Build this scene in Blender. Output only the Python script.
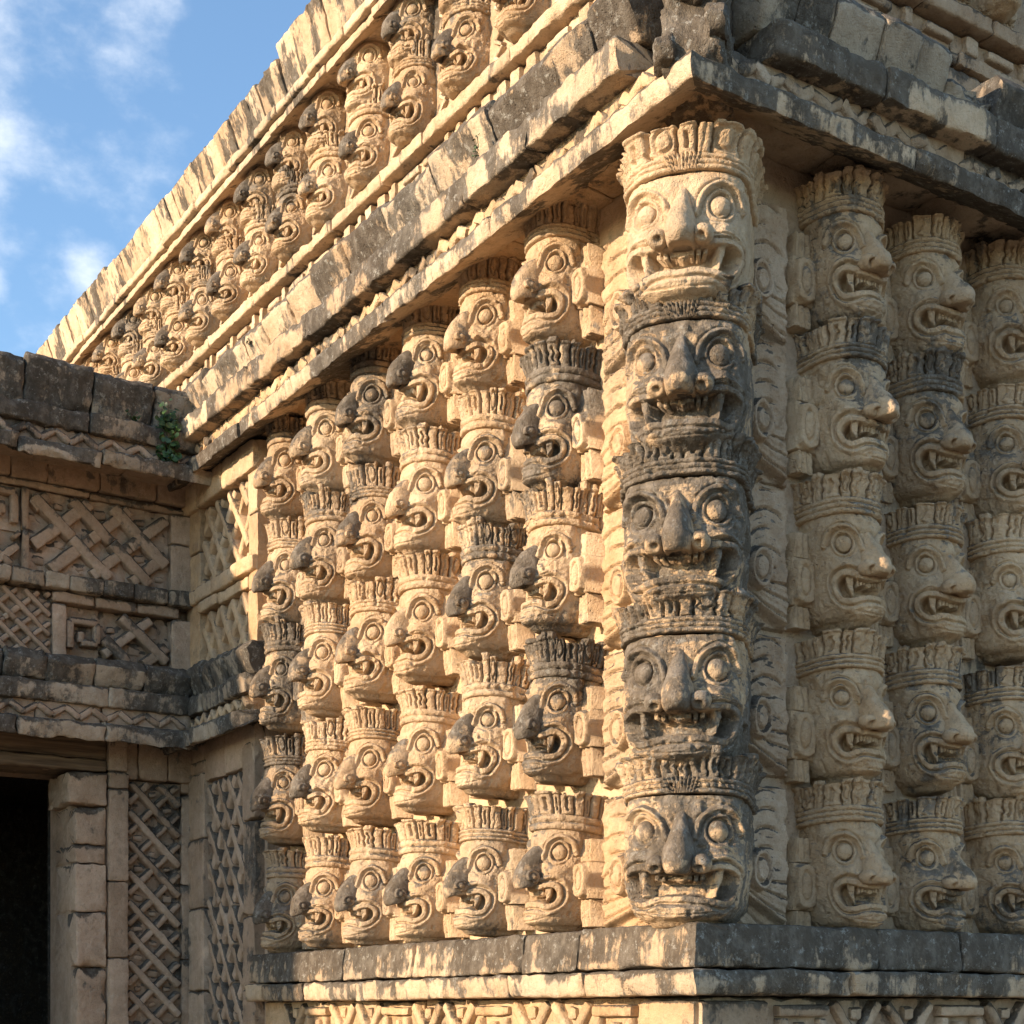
import bpy, bmesh, math, random
import numpy as np
from math import radians as R, sin, cos, pi

# ------------------------------------------------------------------ camera, sky, sun, exposure
for o in list(bpy.data.objects):
    bpy.data.objects.remove(o)
SC = bpy.context.scene
COL = SC.collection
EYE = 1.7
cam_d = bpy.data.cameras.new('camera')
cam = bpy.data.objects.new('camera', cam_d)
COL.objects.link(cam)
cam.location = (-3.8787, -4.6216, EYE)
cam.rotation_euler = (R(90), 0, R(-32.9))
cam_d.sensor_width = 36
cam_d.lens = 36 * 1545 / 1024
cam_d.shift_y = 500 / 1024
cam_d.clip_end = 2000
SC.camera = cam

SUN_EL, SUN_A = R(15.5), R(6)           # elevation; swing from -X towards +Y
to_sun = (-cos(SUN_A) * cos(SUN_EL), sin(SUN_A) * cos(SUN_EL), sin(SUN_EL))
sun_d = bpy.data.lights.new('sun', 'SUN')
sun_d.energy = 5.0
sun_d.angle = R(0.5)
sun_d.color = (1.0, 0.765, 0.53)
sun = bpy.data.objects.new('sun', sun_d)
COL.objects.link(sun)
from mathutils import Vector
sun.rotation_euler = Vector(to_sun).to_track_quat('Z', 'Y').to_euler()
sun.location = (-20, 3, 12)
SC.view_settings.view_transform = 'Standard'
SC.view_settings.look = 'None'
SC.view_settings.exposure = 0.90
SC.view_settings.gamma = 1

world = bpy.data.worlds.new('World')
SC.world = world
world.use_nodes = True
wt = world.node_tree
wt.nodes.clear()
WN, WL = wt.nodes.new, wt.links.new
w_out = WN('ShaderNodeOutputWorld')
w_bg = WN('ShaderNodeBackground')
w_bg.inputs[1].default_value = 0.09
sky = WN('ShaderNodeTexSky')
sky.sky_type = 'NISHITA'
sky.sun_disc = False
sky.sun_elevation = SUN_EL
# Blender: rotation 0 puts the sun at +Y, growing clockwise seen from above
sky.sun_rotation = math.atan2(to_sun[0], to_sun[1])
sky.altitude = 50
sky.air_density = 1.0
sky.dust_density = 0.35
sky.ozone_density = 1.2
tc = WN('ShaderNodeTexCoord')
wn1 = WN('ShaderNodeTexNoise')
wn1.inputs['Scale'].default_value = 14.0
wn1.inputs['Detail'].default_value = 9.0
wn1.inputs['Roughness'].default_value = 0.58
wmap = WN('ShaderNodeMapping')
wmap.inputs['Scale'].default_value = (1, 1, 1.5)
WL(tc.outputs['Generated'], wmap.inputs[0])
WL(wmap.outputs[0], wn1.inputs['Vector'])


def pix_dir(px, py):
    th = R(32.9)
    v = np.array([sin(th), cos(th), 0]) + np.array([cos(th), -sin(th), 0]) * (px - 512) / 1545 + np.array([0, 0, 1]) * (1012 - py) / 1545
    return v / np.linalg.norm(v)


def wmath(op, a, b=None, clamp=False):
    n = WN('ShaderNodeMath')
    n.operation = op
    n.use_clamp = clamp
    for i, q in enumerate((a, b)):
        if q is None:
            continue
        if isinstance(q, (int, float)):
            n.inputs[i].default_value = q
        else:
            WL(q, n.inputs[i])
    return n.outputs[0]


cl_sum = None
# cloud banks of the real sky: direction, angular size, density
for (dvec, rad, dens) in ((pix_dir(-20, 30), 0.11, 0.82), (pix_dir(40, 105), 0.06, 0.62), (pix_dir(74, 160), 0.03, 0.45), (pix_dir(82, 266), 0.026, 0.80),
                          (pix_dir(55, 278), 0.026, 0.66), (pix_dir(-8, 285), 0.016, 0.8), (pix_dir(-300, 60), 0.25, 0.7),
                          (pix_dir(1500, 100), 0.35, 0.7), (np.array([-.7, -.5, .4]), 0.5, 0.6), (np.array([.2, -.9, .3]), 0.5, 0.7)):
    vm = WN('ShaderNodeVectorMath')
    vm.operation = 'DISTANCE'
    WL(tc.outputs['Generated'], vm.inputs[0])
    dv = dvec / np.linalg.norm(dvec)
    vm.inputs[1].default_value = tuple(dv)
    g = wmath('SUBTRACT', 1.0, wmath('DIVIDE', vm.outputs['Value'], rad), True)
    g = wmath('POWER', g, 0.6)
    g = wmath('MULTIPLY', g, dens)
    cl_sum = g if cl_sum is None else wmath('MAXIMUM', cl_sum, g)
cl = wmath('ADD', wmath('MULTIPLY', wmath('SUBTRACT', wn1.outputs['Fac'], 0.5), 1.9), cl_sum)
mr = WN('ShaderNodeMapRange')
mr.interpolation_type = 'SMOOTHSTEP'
mr.inputs['From Min'].default_value = 0.22
mr.inputs['From Max'].default_value = 1.05
mr.inputs['To Max'].default_value = 0.75
WL(cl, mr.inputs['Value'])
wmix = WN('ShaderNodeMix')
wmix.data_type = 'RGBA'
WL(mr.outputs[0], wmix.inputs['Factor'])
wtint = WN('ShaderNodeMix')
wtint.data_type = 'RGBA'
wtint.blend_type = 'MULTIPLY'
wtint.inputs['Factor'].default_value = 1
WL(sky.outputs[0], wtint.inputs['A'])
wtint.inputs['B'].default_value = (1.62, 1.84, 2.0, 1)
WL(wtint.outputs['Result'], wmix.inputs['A'])
wmix.inputs['B'].default_value = (8.6, 8.8, 9.0, 1)
WL(wmix.outputs['Result'], w_bg.inputs[0])
WL(w_bg.outputs[0], w_out.inputs[0])

rng = random.Random(7)


# ------------------------------------------------------------------ numpy noise
def _h(ix, iy, iz, seed):
    n = (ix * 374761393 + iy * 668265263 + iz * 2147483647 + seed * 1274126177) & 0xffffffff
    n = ((n ^ (n >> 13)) * 1274126177) & 0xffffffff
    n = n ^ (n >> 16)
    return (n & 0xffff) / 32767.5 - 1.0


def vnoise(P, f, seed=0):
    Q = np.asarray(P) * f
    I = np.floor(Q).astype(np.int64)
    W = Q - I
    W = W * W * W * (W * (W * 6 - 15) + 10)
    r = 0
    for dx in (0, 1):
        wx = W[..., 0] if dx else 1 - W[..., 0]
        for dy in (0, 1):
            wy = W[..., 1] if dy else 1 - W[..., 1]
            for dz in (0, 1):
                wz = W[..., 2] if dz else 1 - W[..., 2]
                r = r + wx * wy * wz * _h(I[..., 0] + dx, I[..., 1] + dy, I[..., 2] + dz, seed)
    return r


def fbm(P, f, octv=4, seed=0, gain=0.5):
    a, s = 1.0, 0
    for i in range(octv):
        s = s + a * vnoise(P, f, seed + i * 17)
        f *= 2.07
        a *= gain
    return s


def pits(P, f, seed, thr=0.45):
    n = vnoise(P, f, seed)
    return np.clip(n - thr, 0, 1) / (1 - thr)


# ------------------------------------------------------------------ materials
def stone(name, c_light, c_mid, c_grey, patina=0.5, streak=0.5, dark=(0.035, 0.033, 0.03), bump=0.75, top_dirt=0.25, lichen=0.3, island=True, dark2=(0.125, 0.115, 0.10)):
    m = bpy.data.materials.new(name)
    m.use_nodes = True
    nt = m.node_tree
    N, L = nt.nodes.new, nt.links.new
    bs = nt.nodes['Principled BSDF']
    bs.inputs['Roughness'].default_value = 0.93
    bs.inputs['Specular IOR Level'].default_value = 0.18
    geo = N('ShaderNodeNewGeometry')
    pos = geo.outputs['Position']

    def noise(scale, det=6, rough=0.6, vec=pos, off=None):
        n = N('ShaderNodeTexNoise')
        n.inputs['Scale'].default_value = scale
        n.inputs['Detail'].default_value = det
        n.inputs['Roughness'].default_value = rough
        if off is not None:
            mp = N('ShaderNodeMapping')
            mp.inputs['Location'].default_value = off[0]
            mp.inputs['Scale'].default_value = off[1]
            L(vec, mp.inputs[0])
            vec = mp.outputs[0]
        L(vec, n.inputs['Vector'])
        return n.outputs['Fac']

    def mth(op, a, b=None, c=None, clamp=False):
        n = N('ShaderNodeMath')
        n.operation = op
        n.use_clamp = clamp
        for i, q in enumerate((a, b, c)):
            if q is None:
                continue
            if isinstance(q, (int, float)):
                n.inputs[i].default_value = q
            else:
                L(q, n.inputs[i])
        return n.outputs[0]

    def ramp(v, lo, hi):
        n = N('ShaderNodeMapRange')
        n.interpolation_type = 'SMOOTHSTEP'
        n.inputs['From Min'].default_value = lo
        n.inputs['From Max'].default_value = hi
        L(v, n.inputs['Value'])
        return n.outputs[0]

    def mix(f, a, b, mode='MIX'):
        n = N('ShaderNodeMix')
        n.data_type = 'RGBA'
        n.blend_type = mode
        for s, q in (('Factor', f), ('A', a), ('B', b)):
            if isinstance(q, tuple):
                n.inputs[s].default_value = (*q, 1)
            elif isinstance(q, (int, float)):
                n.inputs[s].default_value = q
            else:
                L(q, n.inputs[s])
        return n.outputs['Result']

    at = N('ShaderNodeAttribute')
    at.attribute_type = 'OBJECT'
    at.attribute_name = 'patina'
    pat = at.outputs['Fac']
    big = noise(1.3, 5, 0.55)
    med = noise(5.5, 7, 0.62, off=((3, 1, 7), (1, 1, 1)))
    fine = noise(34, 6, 0.7, off=((1, 8, 2), (1, 1, 1)))
    grain = noise(150, 3, 0.6)
    c = mix(ramp(med, 0.38, 0.64), c_light, c_mid)
    c = mix(mth('MULTIPLY', ramp(big, 0.45, 0.68), 0.75), c, c_grey)
    # speckle of the limestone itself
    c = mix(mth('MULTIPLY', ramp(fine, 0.48, 0.72), 0.42), c, (0.30, 0.215, 0.135))
    c = mix(mth('MULTIPLY', ramp(fine, 0.47, 0.28), 0.30), c, (0.66, 0.56, 0.43))
    c = mix(mth('MULTIPLY', ramp(grain, 0.55, 0.75), 0.35), c, (0.17, 0.125, 0.085))
    grunge = noise(13, 8, 0.72, off=((4, 2, 9), (1, 1, .8)))
    c = mix(mth('MULTIPLY', ramp(grunge, 0.52, 0.70), 0.55), c, (0.21, 0.165, 0.115))
    c = mix(mth('MULTIPLY', ramp(grunge, 0.46, 0.30), 0.45), c, tuple(min(.75, q * 1.22) for q in c_light))
    if island:
        tone = mth('MULTIPLY_ADD', geo.outputs['Random Per Island'], 0.36, 0.80)
    else:
        ta = N('ShaderNodeAttribute')
        ta.attribute_type = 'OBJECT'
        ta.attribute_name = 'tone'
        tone = mth('ADD', ta.outputs['Fac'], 1.0)
    cmb = N('ShaderNodeCombineColor')
    for i in range(3):
        L(mth('POWER', tone, (.85, 1.0, 1.15)[i]), cmb.inputs[i])
    c = mix(1.0, c, cmb.outputs[0], 'MULTIPLY')
    # grey-black biological patina: blotches and run-off streaks
    blot = noise(3.1, 9, 0.68, off=((11, 4, 2), (1, 1, 0.8)))
    strk = noise(6.5, 8, 0.68, off=((2, 9, 5), (1, 1, 0.12)))
    f2 = noise(17, 5, 0.7, off=((5, 5, 5), (1, 1, 0.7)))
    sep = N('ShaderNodeSeparateXYZ')
    L(geo.outputs['Normal'], sep.inputs[0])
    up = mth('MULTIPLY', mth('MAXIMUM', sep.outputs['Z'], 0.0), top_dirt)
    v = mth('MULTIPLY_ADD', strk, streak, mth('MULTIPLY', blot, 1 - streak))
    v = mth('MULTIPLY_ADD', mth('SUBTRACT', big, 0.5), 0.45, v)
    v = mth('MULTIPLY_ADD', mth('SUBTRACT', f2, 0.5), 0.34, v)
    v = mth('ADD', v, up)
    v = mth('ADD', v, mth('MULTIPLY', pat, 0.40))
    v = mth('ADD', v, (patina - 0.5) * 0.40)
    if island:
        v = mth('ADD', v, mth('MULTIPLY', mth('SUBTRACT', geo.outputs['Random Per Island'], 0.5), -0.09))
    pm = ramp(v, 0.50, 0.575)
    dk = mix(ramp(f2, 0.42, 0.68), dark, dark2)
    c = mix(mth('MULTIPLY', pm, 0.86), c, dk)
    # pale lichen specks on the dark crust
    lv = noise(26, 7, 0.78, off=((9, 2, 4), (1, 1, 1)))
    lm = mth('MULTIPLY', mth('MULTIPLY', ramp(lv, 0.55, 0.63), pm), lichen)
    c = mix(lm, c, (0.42, 0.41, 0.37))
    L(c, bs.inputs['Base Color'])
    vor = N('ShaderNodeTexVoronoi')
    vor.inputs['Scale'].default_value = 58
    L(pos, vor.inputs['Vector'])
    pit = ramp(vor.outputs['Distance'], 0.30, 0.05)
    hh = mth('MULTIPLY_ADD', fine, 1.15, mth('MULTIPLY', grain, 0.5))
    hh = mth('ADD', hh, mth('MULTIPLY', grunge, 0.9))
    hh = mth('SUBTRACT', hh, mth('MULTIPLY', mth('MULTIPLY', pit, ramp(med, .45, .65)), 0.7))
    bp = N('ShaderNodeBump')
    bp.inputs['Strength'].default_value = bump
    bp.inputs['Distance'].default_value = 0.020
    L(hh, bp.inputs['Height'])
    L(bp.outputs[0], bs.inputs['Normal'])
    return m


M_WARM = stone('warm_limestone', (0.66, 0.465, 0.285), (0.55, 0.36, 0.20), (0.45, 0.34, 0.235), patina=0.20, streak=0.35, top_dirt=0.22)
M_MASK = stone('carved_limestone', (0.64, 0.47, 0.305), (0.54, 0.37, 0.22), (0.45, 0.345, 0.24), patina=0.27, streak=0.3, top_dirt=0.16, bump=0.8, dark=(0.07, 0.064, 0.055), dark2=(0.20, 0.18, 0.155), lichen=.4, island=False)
M_TAN = stone('shaded_tan_limestone', (0.55, 0.42, 0.30), (0.47, 0.335, 0.225), (0.40, 0.305, 0.22), patina=0.22, streak=0.4, top_dirt=0.4)  # duller copy of the warm limestone, with shade toned into its colour
M_PINK = stone('pinkish_limestone', (0.52, 0.38, 0.277), (0.43, 0.305, 0.213), (0.33, 0.255, 0.19), patina=0.27, streak=0.4, top_dirt=0.5)
M_CORN = stone('weathered_cornice_limestone', (0.60, 0.455, 0.31), (0.50, 0.36, 0.23), (0.38, 0.315, 0.24), patina=0.62, streak=0.52, top_dirt=0.30, lichen=0.55)
M_DARK = stone('black_crusted_limestone', (0.47, 0.385, 0.29), (0.35, 0.28, 0.205), (0.26, 0.225, 0.18), patina=0.64, streak=0.5, top_dirt=0.4, lichen=0.5)
M_PALE = stone('pale_roof_limestone', (0.68, 0.51, 0.35), (0.58, 0.42, 0.27), (0.46, 0.36, 0.26), patina=0.34, streak=0.8, top_dirt=0.2)


def simple_mat(name, fn):
    m = bpy.data.materials.new(name)
    m.use_nodes = True
    fn(m.node_tree, m.node_tree.nodes['Principled BSDF'])
    return m


def _wood(nt, bs):
    N, L = nt.nodes.new, nt.links.new
    g = N('ShaderNodeNewGeometry')
    mp = N('ShaderNodeMapping')
    mp.inputs['Scale'].default_value = (1.2, 12, 26)
    L(g.outputs['Position'], mp.inputs[0])
    n = N('ShaderNodeTexNoise')
    n.inputs['Scale'].default_value = 1.6
    n.inputs['Detail'].default_value = 8
    L(mp.outputs[0], n.inputs['Vector'])
    r = N('ShaderNodeValToRGB')
    r.color_ramp.elements[0].position = 0.34
    r.color_ramp.elements[0].color = (0.06, 0.042, 0.028, 1)
    r.color_ramp.elements[1].position = 0.68
    r.color_ramp.elements[1].color = (0.21, 0.155, 0.10, 1)
    L(n.outputs['Fac'], r.inputs[0])
    L(r.outputs[0], bs.inputs['Base Color'])
    b = N('ShaderNodeBump')
    b.inputs['Distance'].default_value = 0.01
    L(n.outputs['Fac'], b.inputs['Height'])
    L(b.outputs[0], bs.inputs['Normal'])
    bs.inputs['Roughness'].default_value = 0.85


def _ground(nt, bs):
    N, L = nt.nodes.new, nt.links.new
    g = N('ShaderNodeNewGeometry')
    n = N('ShaderNodeTexNoise')
    n.inputs['Scale'].default_value = 0.6
    n.inputs['Detail'].default_value = 10
    L(g.outputs['Position'], n.inputs['Vector'])
    r = N('ShaderNodeValToRGB')
    r.color_ramp.elements[0].position = 0.4
    r.color_ramp.elements[0].color = (0.11, 0.085, 0.055, 1)
    r.color_ramp.elements[1].position = 0.65
    r.color_ramp.elements[1].color = (0.19, 0.15, 0.10, 1)
    L(n.outputs['Fac'], r.inputs[0])
    L(r.outputs[0], bs.inputs['Base Color'])
    bs.inputs['Roughness'].default_value = 0.95


def _leaf(nt, bs):
    N, L = nt.nodes.new, nt.links.new
    g = N('ShaderNodeNewGeometry')
    n = N('ShaderNodeTexNoise')
    n.inputs['Scale'].default_value = 30
    L(g.outputs['Position'], n.inputs['Vector'])
    r = N('ShaderNodeValToRGB')
    r.color_ramp.elements[0].color = (0.010, 0.028, 0.006, 1)
    r.color_ramp.elements[1].color = (0.045, 0.10, 0.016, 1)
    r.color_ramp.elements[0].position = 0.35
    r.color_ramp.elements[1].position = 0.7
    L(n.outputs['Fac'], r.inputs[0])
    L(r.outputs[0], bs.inputs['Base Color'])
    bs.inputs['Roughness'].default_value = 0.5


M_ROOM_SHADE = stone('shade_toned_plaster', (0.06, 0.05, 0.04), (0.045, 0.038, 0.03), (0.05, 0.042, 0.035), patina=.6)  # the unlit room's darkness is put into this plaster's colour
M_WOOD = simple_mat('old_wood', _wood)
M_GROUND = simple_mat('dry_earth', _ground)
M_LEAF = simple_mat('leaf_green', _leaf)


# ------------------------------------------------------------------ object helpers
def tag(o, label=None, cat=None, group=None, kind=None):
    if label:
        o['label'] = label
    if cat:
        o['category'] = cat
    if group:
        o['group'] = group
    if kind:
        o['kind'] = kind
    return o


def empty(name, loc=(0, 0, 0), rz=0):
    o = bpy.data.objects.new(name, None)
    COL.objects.link(o)
    o.location = loc
    o.rotation_euler = (0, 0, rz)
    o.empty_display_size = 0.1
    return o


def mesh_np(name, V, F, smooth=True, fix=False):
    me = bpy.data.meshes.new(name)
    me.from_pydata([tuple(v) for v in np.asarray(V).tolist()], [], F if isinstance(F, list) else F.tolist())
    if fix:
        bm = bmesh.new()
        bm.from_mesh(me)
        bmesh.ops.recalc_face_normals(bm, faces=bm.faces)
        bm.to_mesh(me)
        bm.free()
    if smooth:
        me.polygons.foreach_set('use_smooth', np.ones(len(me.polygons), dtype=bool))
    me.update()
    return me


def link(name, me, mat, parent=None, patina=0.0):
    o = bpy.data.objects.new(name, me)
    COL.objects.link(o)
    if mat and not me.materials:
        me.materials.append(mat)
    if parent:
        o.parent = parent
    o['patina'] = float(patina)
    return o


def frame_left(t, p, z):      # sunlit facade (plane x = 0)
    return np.stack([-p, t, z], -1)


def frame_right(t, p, z):     # shaded facade (plane y = 0)
    return np.stack([t, -p, z], -1)


YW = 4.9


def frame_wing(t, p, z):      # wing facade (plane y = YW); t runs to -X
    return np.stack([-t, YW - p, z], -1)


def frame_up_left(t, p, z):
    return np.stack([0.94 - p, t, z], -1)


def frame_up_right(t, p, z):
    return np.stack([t, 0.94 - p, z], -1)


def frame_jamb(t, p, z):      # reveal of the doorway, facing -X; t runs to +Y
    return np.stack([-p, t, z], -1)


class MB:
    """collects vertices and faces of one mesh"""

    def __init__(self):
        self.V, self.F, self.n = [], [], 0

    def add(self, V, F):
        self.V.append(np.asarray(V, float).reshape(-1, 3))
        self.F.extend([[i + self.n for i in f] for f in F])
        self.n += len(self.V[-1])

    def build(self, name, mat, parent=None, patina=0.0, smooth=True, fix=True):
        me = mesh_np(name, np.concatenate(self.V), self.F, smooth, fix)
        if smooth:
            try:
                me.set_sharp_from_angle(angle=R(50))
            except Exception:
                pass
        return link(name, me, mat, parent, patina)

    def block(self, fr, prof, a, b, ma=0.0, mb=0.0, amp=0.006, seg=0.035, rnd=0.007, dp=0.0, dz=0.0, tilt=0.0, seed=3):
        """a dressed stone: profile (p,z) polygon pushed along the facade from a to b, worn by noise; ma/mb mitre the ends"""
        P = np.array(prof, float)
        # soften profile corners
        Q = []
        n = len(P)
        for i in range(n):
            p0, p1, p2 = P[i - 1], P[i], P[(i + 1) % n]
            d0, d2 = p0 - p1, p2 - p1
            l0, l2 = np.linalg.norm(d0), np.linalg.norm(d2)
            r = min(0.012, l0 * .3, l2 * .3)
            Q.append(p1 + d0 / l0 * r)
            Q.append(p1 + (d0 / l0 + d2 / l2) * r * 0.27)
            Q.append(p1 + d2 / l2 * r)
        pts = []
        for i in range(len(Q)):
            q0, q1 = Q[i], Q[(i + 1) % len(Q)]
            k = max(1, int(np.ceil(np.linalg.norm(q1 - q0) / seg)))
            for j in range(k):
                pts.append(q0 + (q1 - q0) * j / k)
        pts = np.array(pts)
        cen = P.mean(0)
        cw = np.exp(-(np.min(np.linalg.norm(pts[:, None] - P[None], axis=2), axis=1) / .028) ** 2)
        k = max(2, int(np.ceil((b - a) / seg)))
        e = min(0.010, (b - a) * .2)
        ts = np.concatenate([[0, e], np.linspace(e, b - a - e, k + 1)[1:-1], [b - a - e, b - a]]) / (b - a)
        T, I = np.meshgrid(ts, np.arange(len(pts)), indexing='ij')
        pp, zz = pts[I, 0], pts[I, 1]
        shr = np.where(((T < 1e-6) & (ma == 0)) | ((T > 1 - 1e-6) & (mb == 0)), rnd, 0.0)
        dpp, dzz = pp - cen[0], zz - cen[1]
        dl = np.sqrt(dpp ** 2 + dzz ** 2) + 1e-6
        pp = pp - dpp / dl * shr
        zz = zz - dzz / dl * shr
        A = a + ma * pp
        B = b + mb * pp
        tt = A + (B - A) * T
        pp = pp + dp
        zz = zz + dz + tilt * (T - 0.5) * (b - a)
        W = fr(tt, pp, zz)
        ew = np.maximum(cw[I], np.exp(-(np.minimum(T + (9 if ma else 0), 1 - T + (9 if mb else 0)) * (b - a) / .025) ** 2))
        chip = np.clip(fbm(W, 7, 3, seed + 40) - .22, 0, .9) * ew * amp * 3.2
        dc = np.stack([pp - cen[0], zz - cen[1]], -1)
        dc = dc / (np.linalg.norm(dc, axis=-1, keepdims=True) + 1e-6)
        W = fr(tt, pp - dc[..., 0] * chip, zz - dc[..., 1] * chip)
        d = np.stack([fbm(W + 31.7 * c, 3.0, 2, seed + c) * amp * .3 + fbm(W - 9.1 * c, 24, 3, seed + 7 + c) * amp * .75 for c in range(3)], -1)
        W = W + d
        nr, nc = len(ts), len(pts)
        V = list(W.reshape(-1, 3))
        F = []
        for i in range(nr - 1):
            for j in range(nc):
                j2 = (j + 1) % nc
                F.append([i * nc + j, i * nc + j2, (i + 1) * nc + j2, (i + 1) * nc + j])
        for r0 in (0, nr - 1):
            V.append(W[r0].mean(0))
            ci = len(V) - 1
            for j in range(nc):
                F.append([r0 * nc + j, r0 * nc + (j + 1) % nc, ci])
        self.add(np.array(V), F)

    def course(self, fr, prof, a, b, lens=(0.5, 0.9), gap=0.004, ma=0.0, mb=0.0, jp=0.008, jz=0.004, amp=0.006, seg=0.035, jt=0.004):
        t = a
        first = True
        while t < b - 1e-6:
            l = rng.uniform(*lens)
            e = t + l
            if b - e < lens[0] * 0.6:
                e = b
            last = e >= b - 1e-6
            if first and ma:
                # the two halves of a corner stone share their wear, so the arris stays closed
                self.block(fr, prof, t, e - gap, ma, 0, amp, seg, seed=777)
            else:
                self.block(fr, prof, t + (0 if first else gap), e - (0 if last else gap), 0, mb if last else 0,
                           amp, seg, dp=rng.uniform(-jp, jp), dz=rng.uniform(-jz, jz), tilt=rng.uniform(-jt, jt), seed=rng.randint(0, 999))
            t = e
            first = False

    def plate(self, fr, t0, t1, z0, z1, p0, p1, nu, nv, hf=None, back=True):
        """relief slab: front grid at depth p1 + hf(t, z), sides going back to p0"""
        u = np.linspace(t0, t1, nu)
        v = np.linspace(z0, z1, nv)
        T, Z = np.meshgrid(u, v, indexing='ij')
        Pd = np.full_like(T, p1)
        if hf is not None:
            Pd = Pd + hf(T, Z)
        W = fr(T, Pd, Z)
        V = list(W.reshape(-1, 3))
        F = []
        for i in range(nu - 1):
            for j in range(nv - 1):
                q = i * nv + j
                F.append([q, q + nv, q + nv + 1, q + 1])
        loop = [i * nv for i in range(nu)] + [(nu - 1) * nv + j for j in range(1, nv)] + [i * nv + nv - 1 for i in range(nu - 2, -1, -1)] + [j for j in range(nv - 2, 0, -1)]
        base = len(V)
        tl = T.reshape(-1)[loop]
        zl = Z.reshape(-1)[loop]
        V += list(fr(tl, np.full(len(loop), p0), zl))
        n = len(loop)
        for i in range(n):
            F.append([loop[i], base + i, base + (i + 1) % n, loop[(i + 1) % n]])
        self.add(np.array(V), F)

    def bar(self, fr, t0, z0, t1, z1, w, p0, p1, amp=0.003, seg=0.04):
        """straight stone strip in the facade plane from (t0,z0) to (t1,z1), width w, standing from p0 to p1"""
        d = np.array([t1 - t0, z1 - z0])
        L = np.linalg.norm(d)
        if L < 1e-3:
            return
        d = d / L
        n = np.array([-d[1], d[0]])

        def f2(s, q, y):
            return fr(t0 + d[0] * s + n[0] * q, y, z0 + d[1] * s + n[1] * q)

        def f3(tt, pp, zz):
            return f2(tt, zz, pp)
        prof = [(p0, -w / 2), (p1, -w / 2 + .003), (p1, w / 2 - .003), (p0, w / 2)]
        self.block(f3, prof, 0, L, amp=amp, seg=seg, rnd=0.004, seed=rng.randint(0, 999))


def rect_clip(t0, z0, t1, z1, dx, dz, px, pz):
    """part of the line (px,pz)+s(dx,dz) inside the rectangle"""
    lo, hi = -1e9, 1e9
    for d, p, a, b in ((dx, px, t0, t1), (dz, pz, z0, z1)):
        if abs(d) < 1e-9:
            if p < a or p > b:
                return None
            continue
        s0, s1 = (a - p) / d, (b - p) / d
        lo, hi = max(lo, min(s0, s1)), min(hi, max(s0, s1))
    if hi - lo < 0.02:
        return None
    return px + dx * lo, pz + dz * lo, px + dx * hi, pz + dz * hi


def rubble(amp=0.012, f=16, seed=1):
    def hf(T, Z):
        P = np.stack([T, Z, np.zeros_like(T) + seed], -1)
        n = vnoise(P, f, seed)
        return amp * (np.sign(n) * np.abs(n) ** 0.5) + amp * 0.6 * fbm(P, f * 2.5, 3, seed + 5)
    return hf


def lattice(name, fr, t0, t1, z0, z1, w, sp, ang, pb, pf, mat, parent, seed=1, cell=True, drop=0.0, patina=0.0):
    """framed panel of crossing diagonal stone strips over rough rubble"""
    mb = MB()
    mb.plate(fr, t0, t1, z0, z1, pb - 0.05, pb, max(8, int((t1 - t0) / .012)), max(8, int((z1 - z0) / .012)), rubble(0.010, 18, seed))
    r = random.Random(seed)
    sb = MB()
    dx, dz = cos(ang), sin(ang)
    nx, nz = -dz, dx
    ctr = ((t0 + t1) / 2, (z0 + z1) / 2)
    reach = math.hypot(t1 - t0, z1 - z0)
    for k in range(-int(reach / sp) - 1, int(reach / sp) + 2):
        for sgn, top in ((1, pf), (-1, pf - 0.010)):
            px, pz = ctr[0] + sgn * nx * sp * (k + .25), ctr[1] + nz * sp * (k + .25)
            c = rect_clip(t0 + w * .35, z0 + w * .35, t1 - w * .35, z1 - w * .35, dx * sgn, dz, px, pz)
            if not c:
                continue
            L = math.hypot(c[2] - c[0], c[3] - c[1])
            n = max(1, int(round(L / 0.34)))
            for i in range(n):
                if r.random() < drop:
                    continue
                a, b = i / n + .004, (i + 1) / n - .004
                sb.bar(fr, c[0] + (c[2] - c[0]) * a, c[1] + (c[3] - c[1]) * a, c[0] + (c[2] - c[0]) * b, c[1] + (c[3] - c[1]) * b,
                       w * r.uniform(.92, 1.06), pb - 0.03, top + r.uniform(-.004, .004))
    if cell:
        cb = mb
        step = sp / max(.2, math.sin(ang)) if False else sp
        for i in range(-20, 21):
            for j in range(-20, 21):
                # centre of the cell between strips k and k+1 of both families
                u, v = sp * (i + .75), sp * (j + .75)
                # solve n1.x = u, n2.x = v
                det = nx * nz - nz * (-nx)
                if abs(det) < 1e-6:
                    continue
                x = (u * nz - nz * v) / det
                z = (nx * v + nx * u) / det
                t, zz = ctr[0] + x, ctr[1] + z
                hw = min(sp * .22, .045)
                if t0 + hw + .01 < t < t1 - hw - .01 and z0 + hw + .01 < zz < z1 - hw - .01 and r.random() < .7:
                    q = hw * r.uniform(.6, 1.0)
                    cb.bar(fr, t - q, zz, t + q, zz + r.uniform(-.01, .01), q * 1.7, pb - .03, pb + r.uniform(.010, .022), amp=.005)
    o = mb.build(name, mat, parent, patina)
    sb.build('lattice_strips', mat, o, patina)
    return o


def zigzag(mb, fr, a, b, z0, z1, p0, p1, per=0.16, wf=.52, worn=.012):
    t = a
    w = (z1 - z0) * wf
    while t < b - per * .5:
        m = t + per / 2
        mb.bar(fr, t, z0 + w * .55, m, z1 - w * .55, w, p0, p1 + rng.uniform(-worn, worn * .4), amp=.003 + worn * .4)
        if rng.random() < 1.02 - worn * 8:
            mb.bar(fr, m, z1 - w * .55, t + per, z0 + w * .55, w, p0, p1 - .004 + rng.uniform(-worn, worn * .4), amp=.003 + worn * .4)
        t += per


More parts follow.
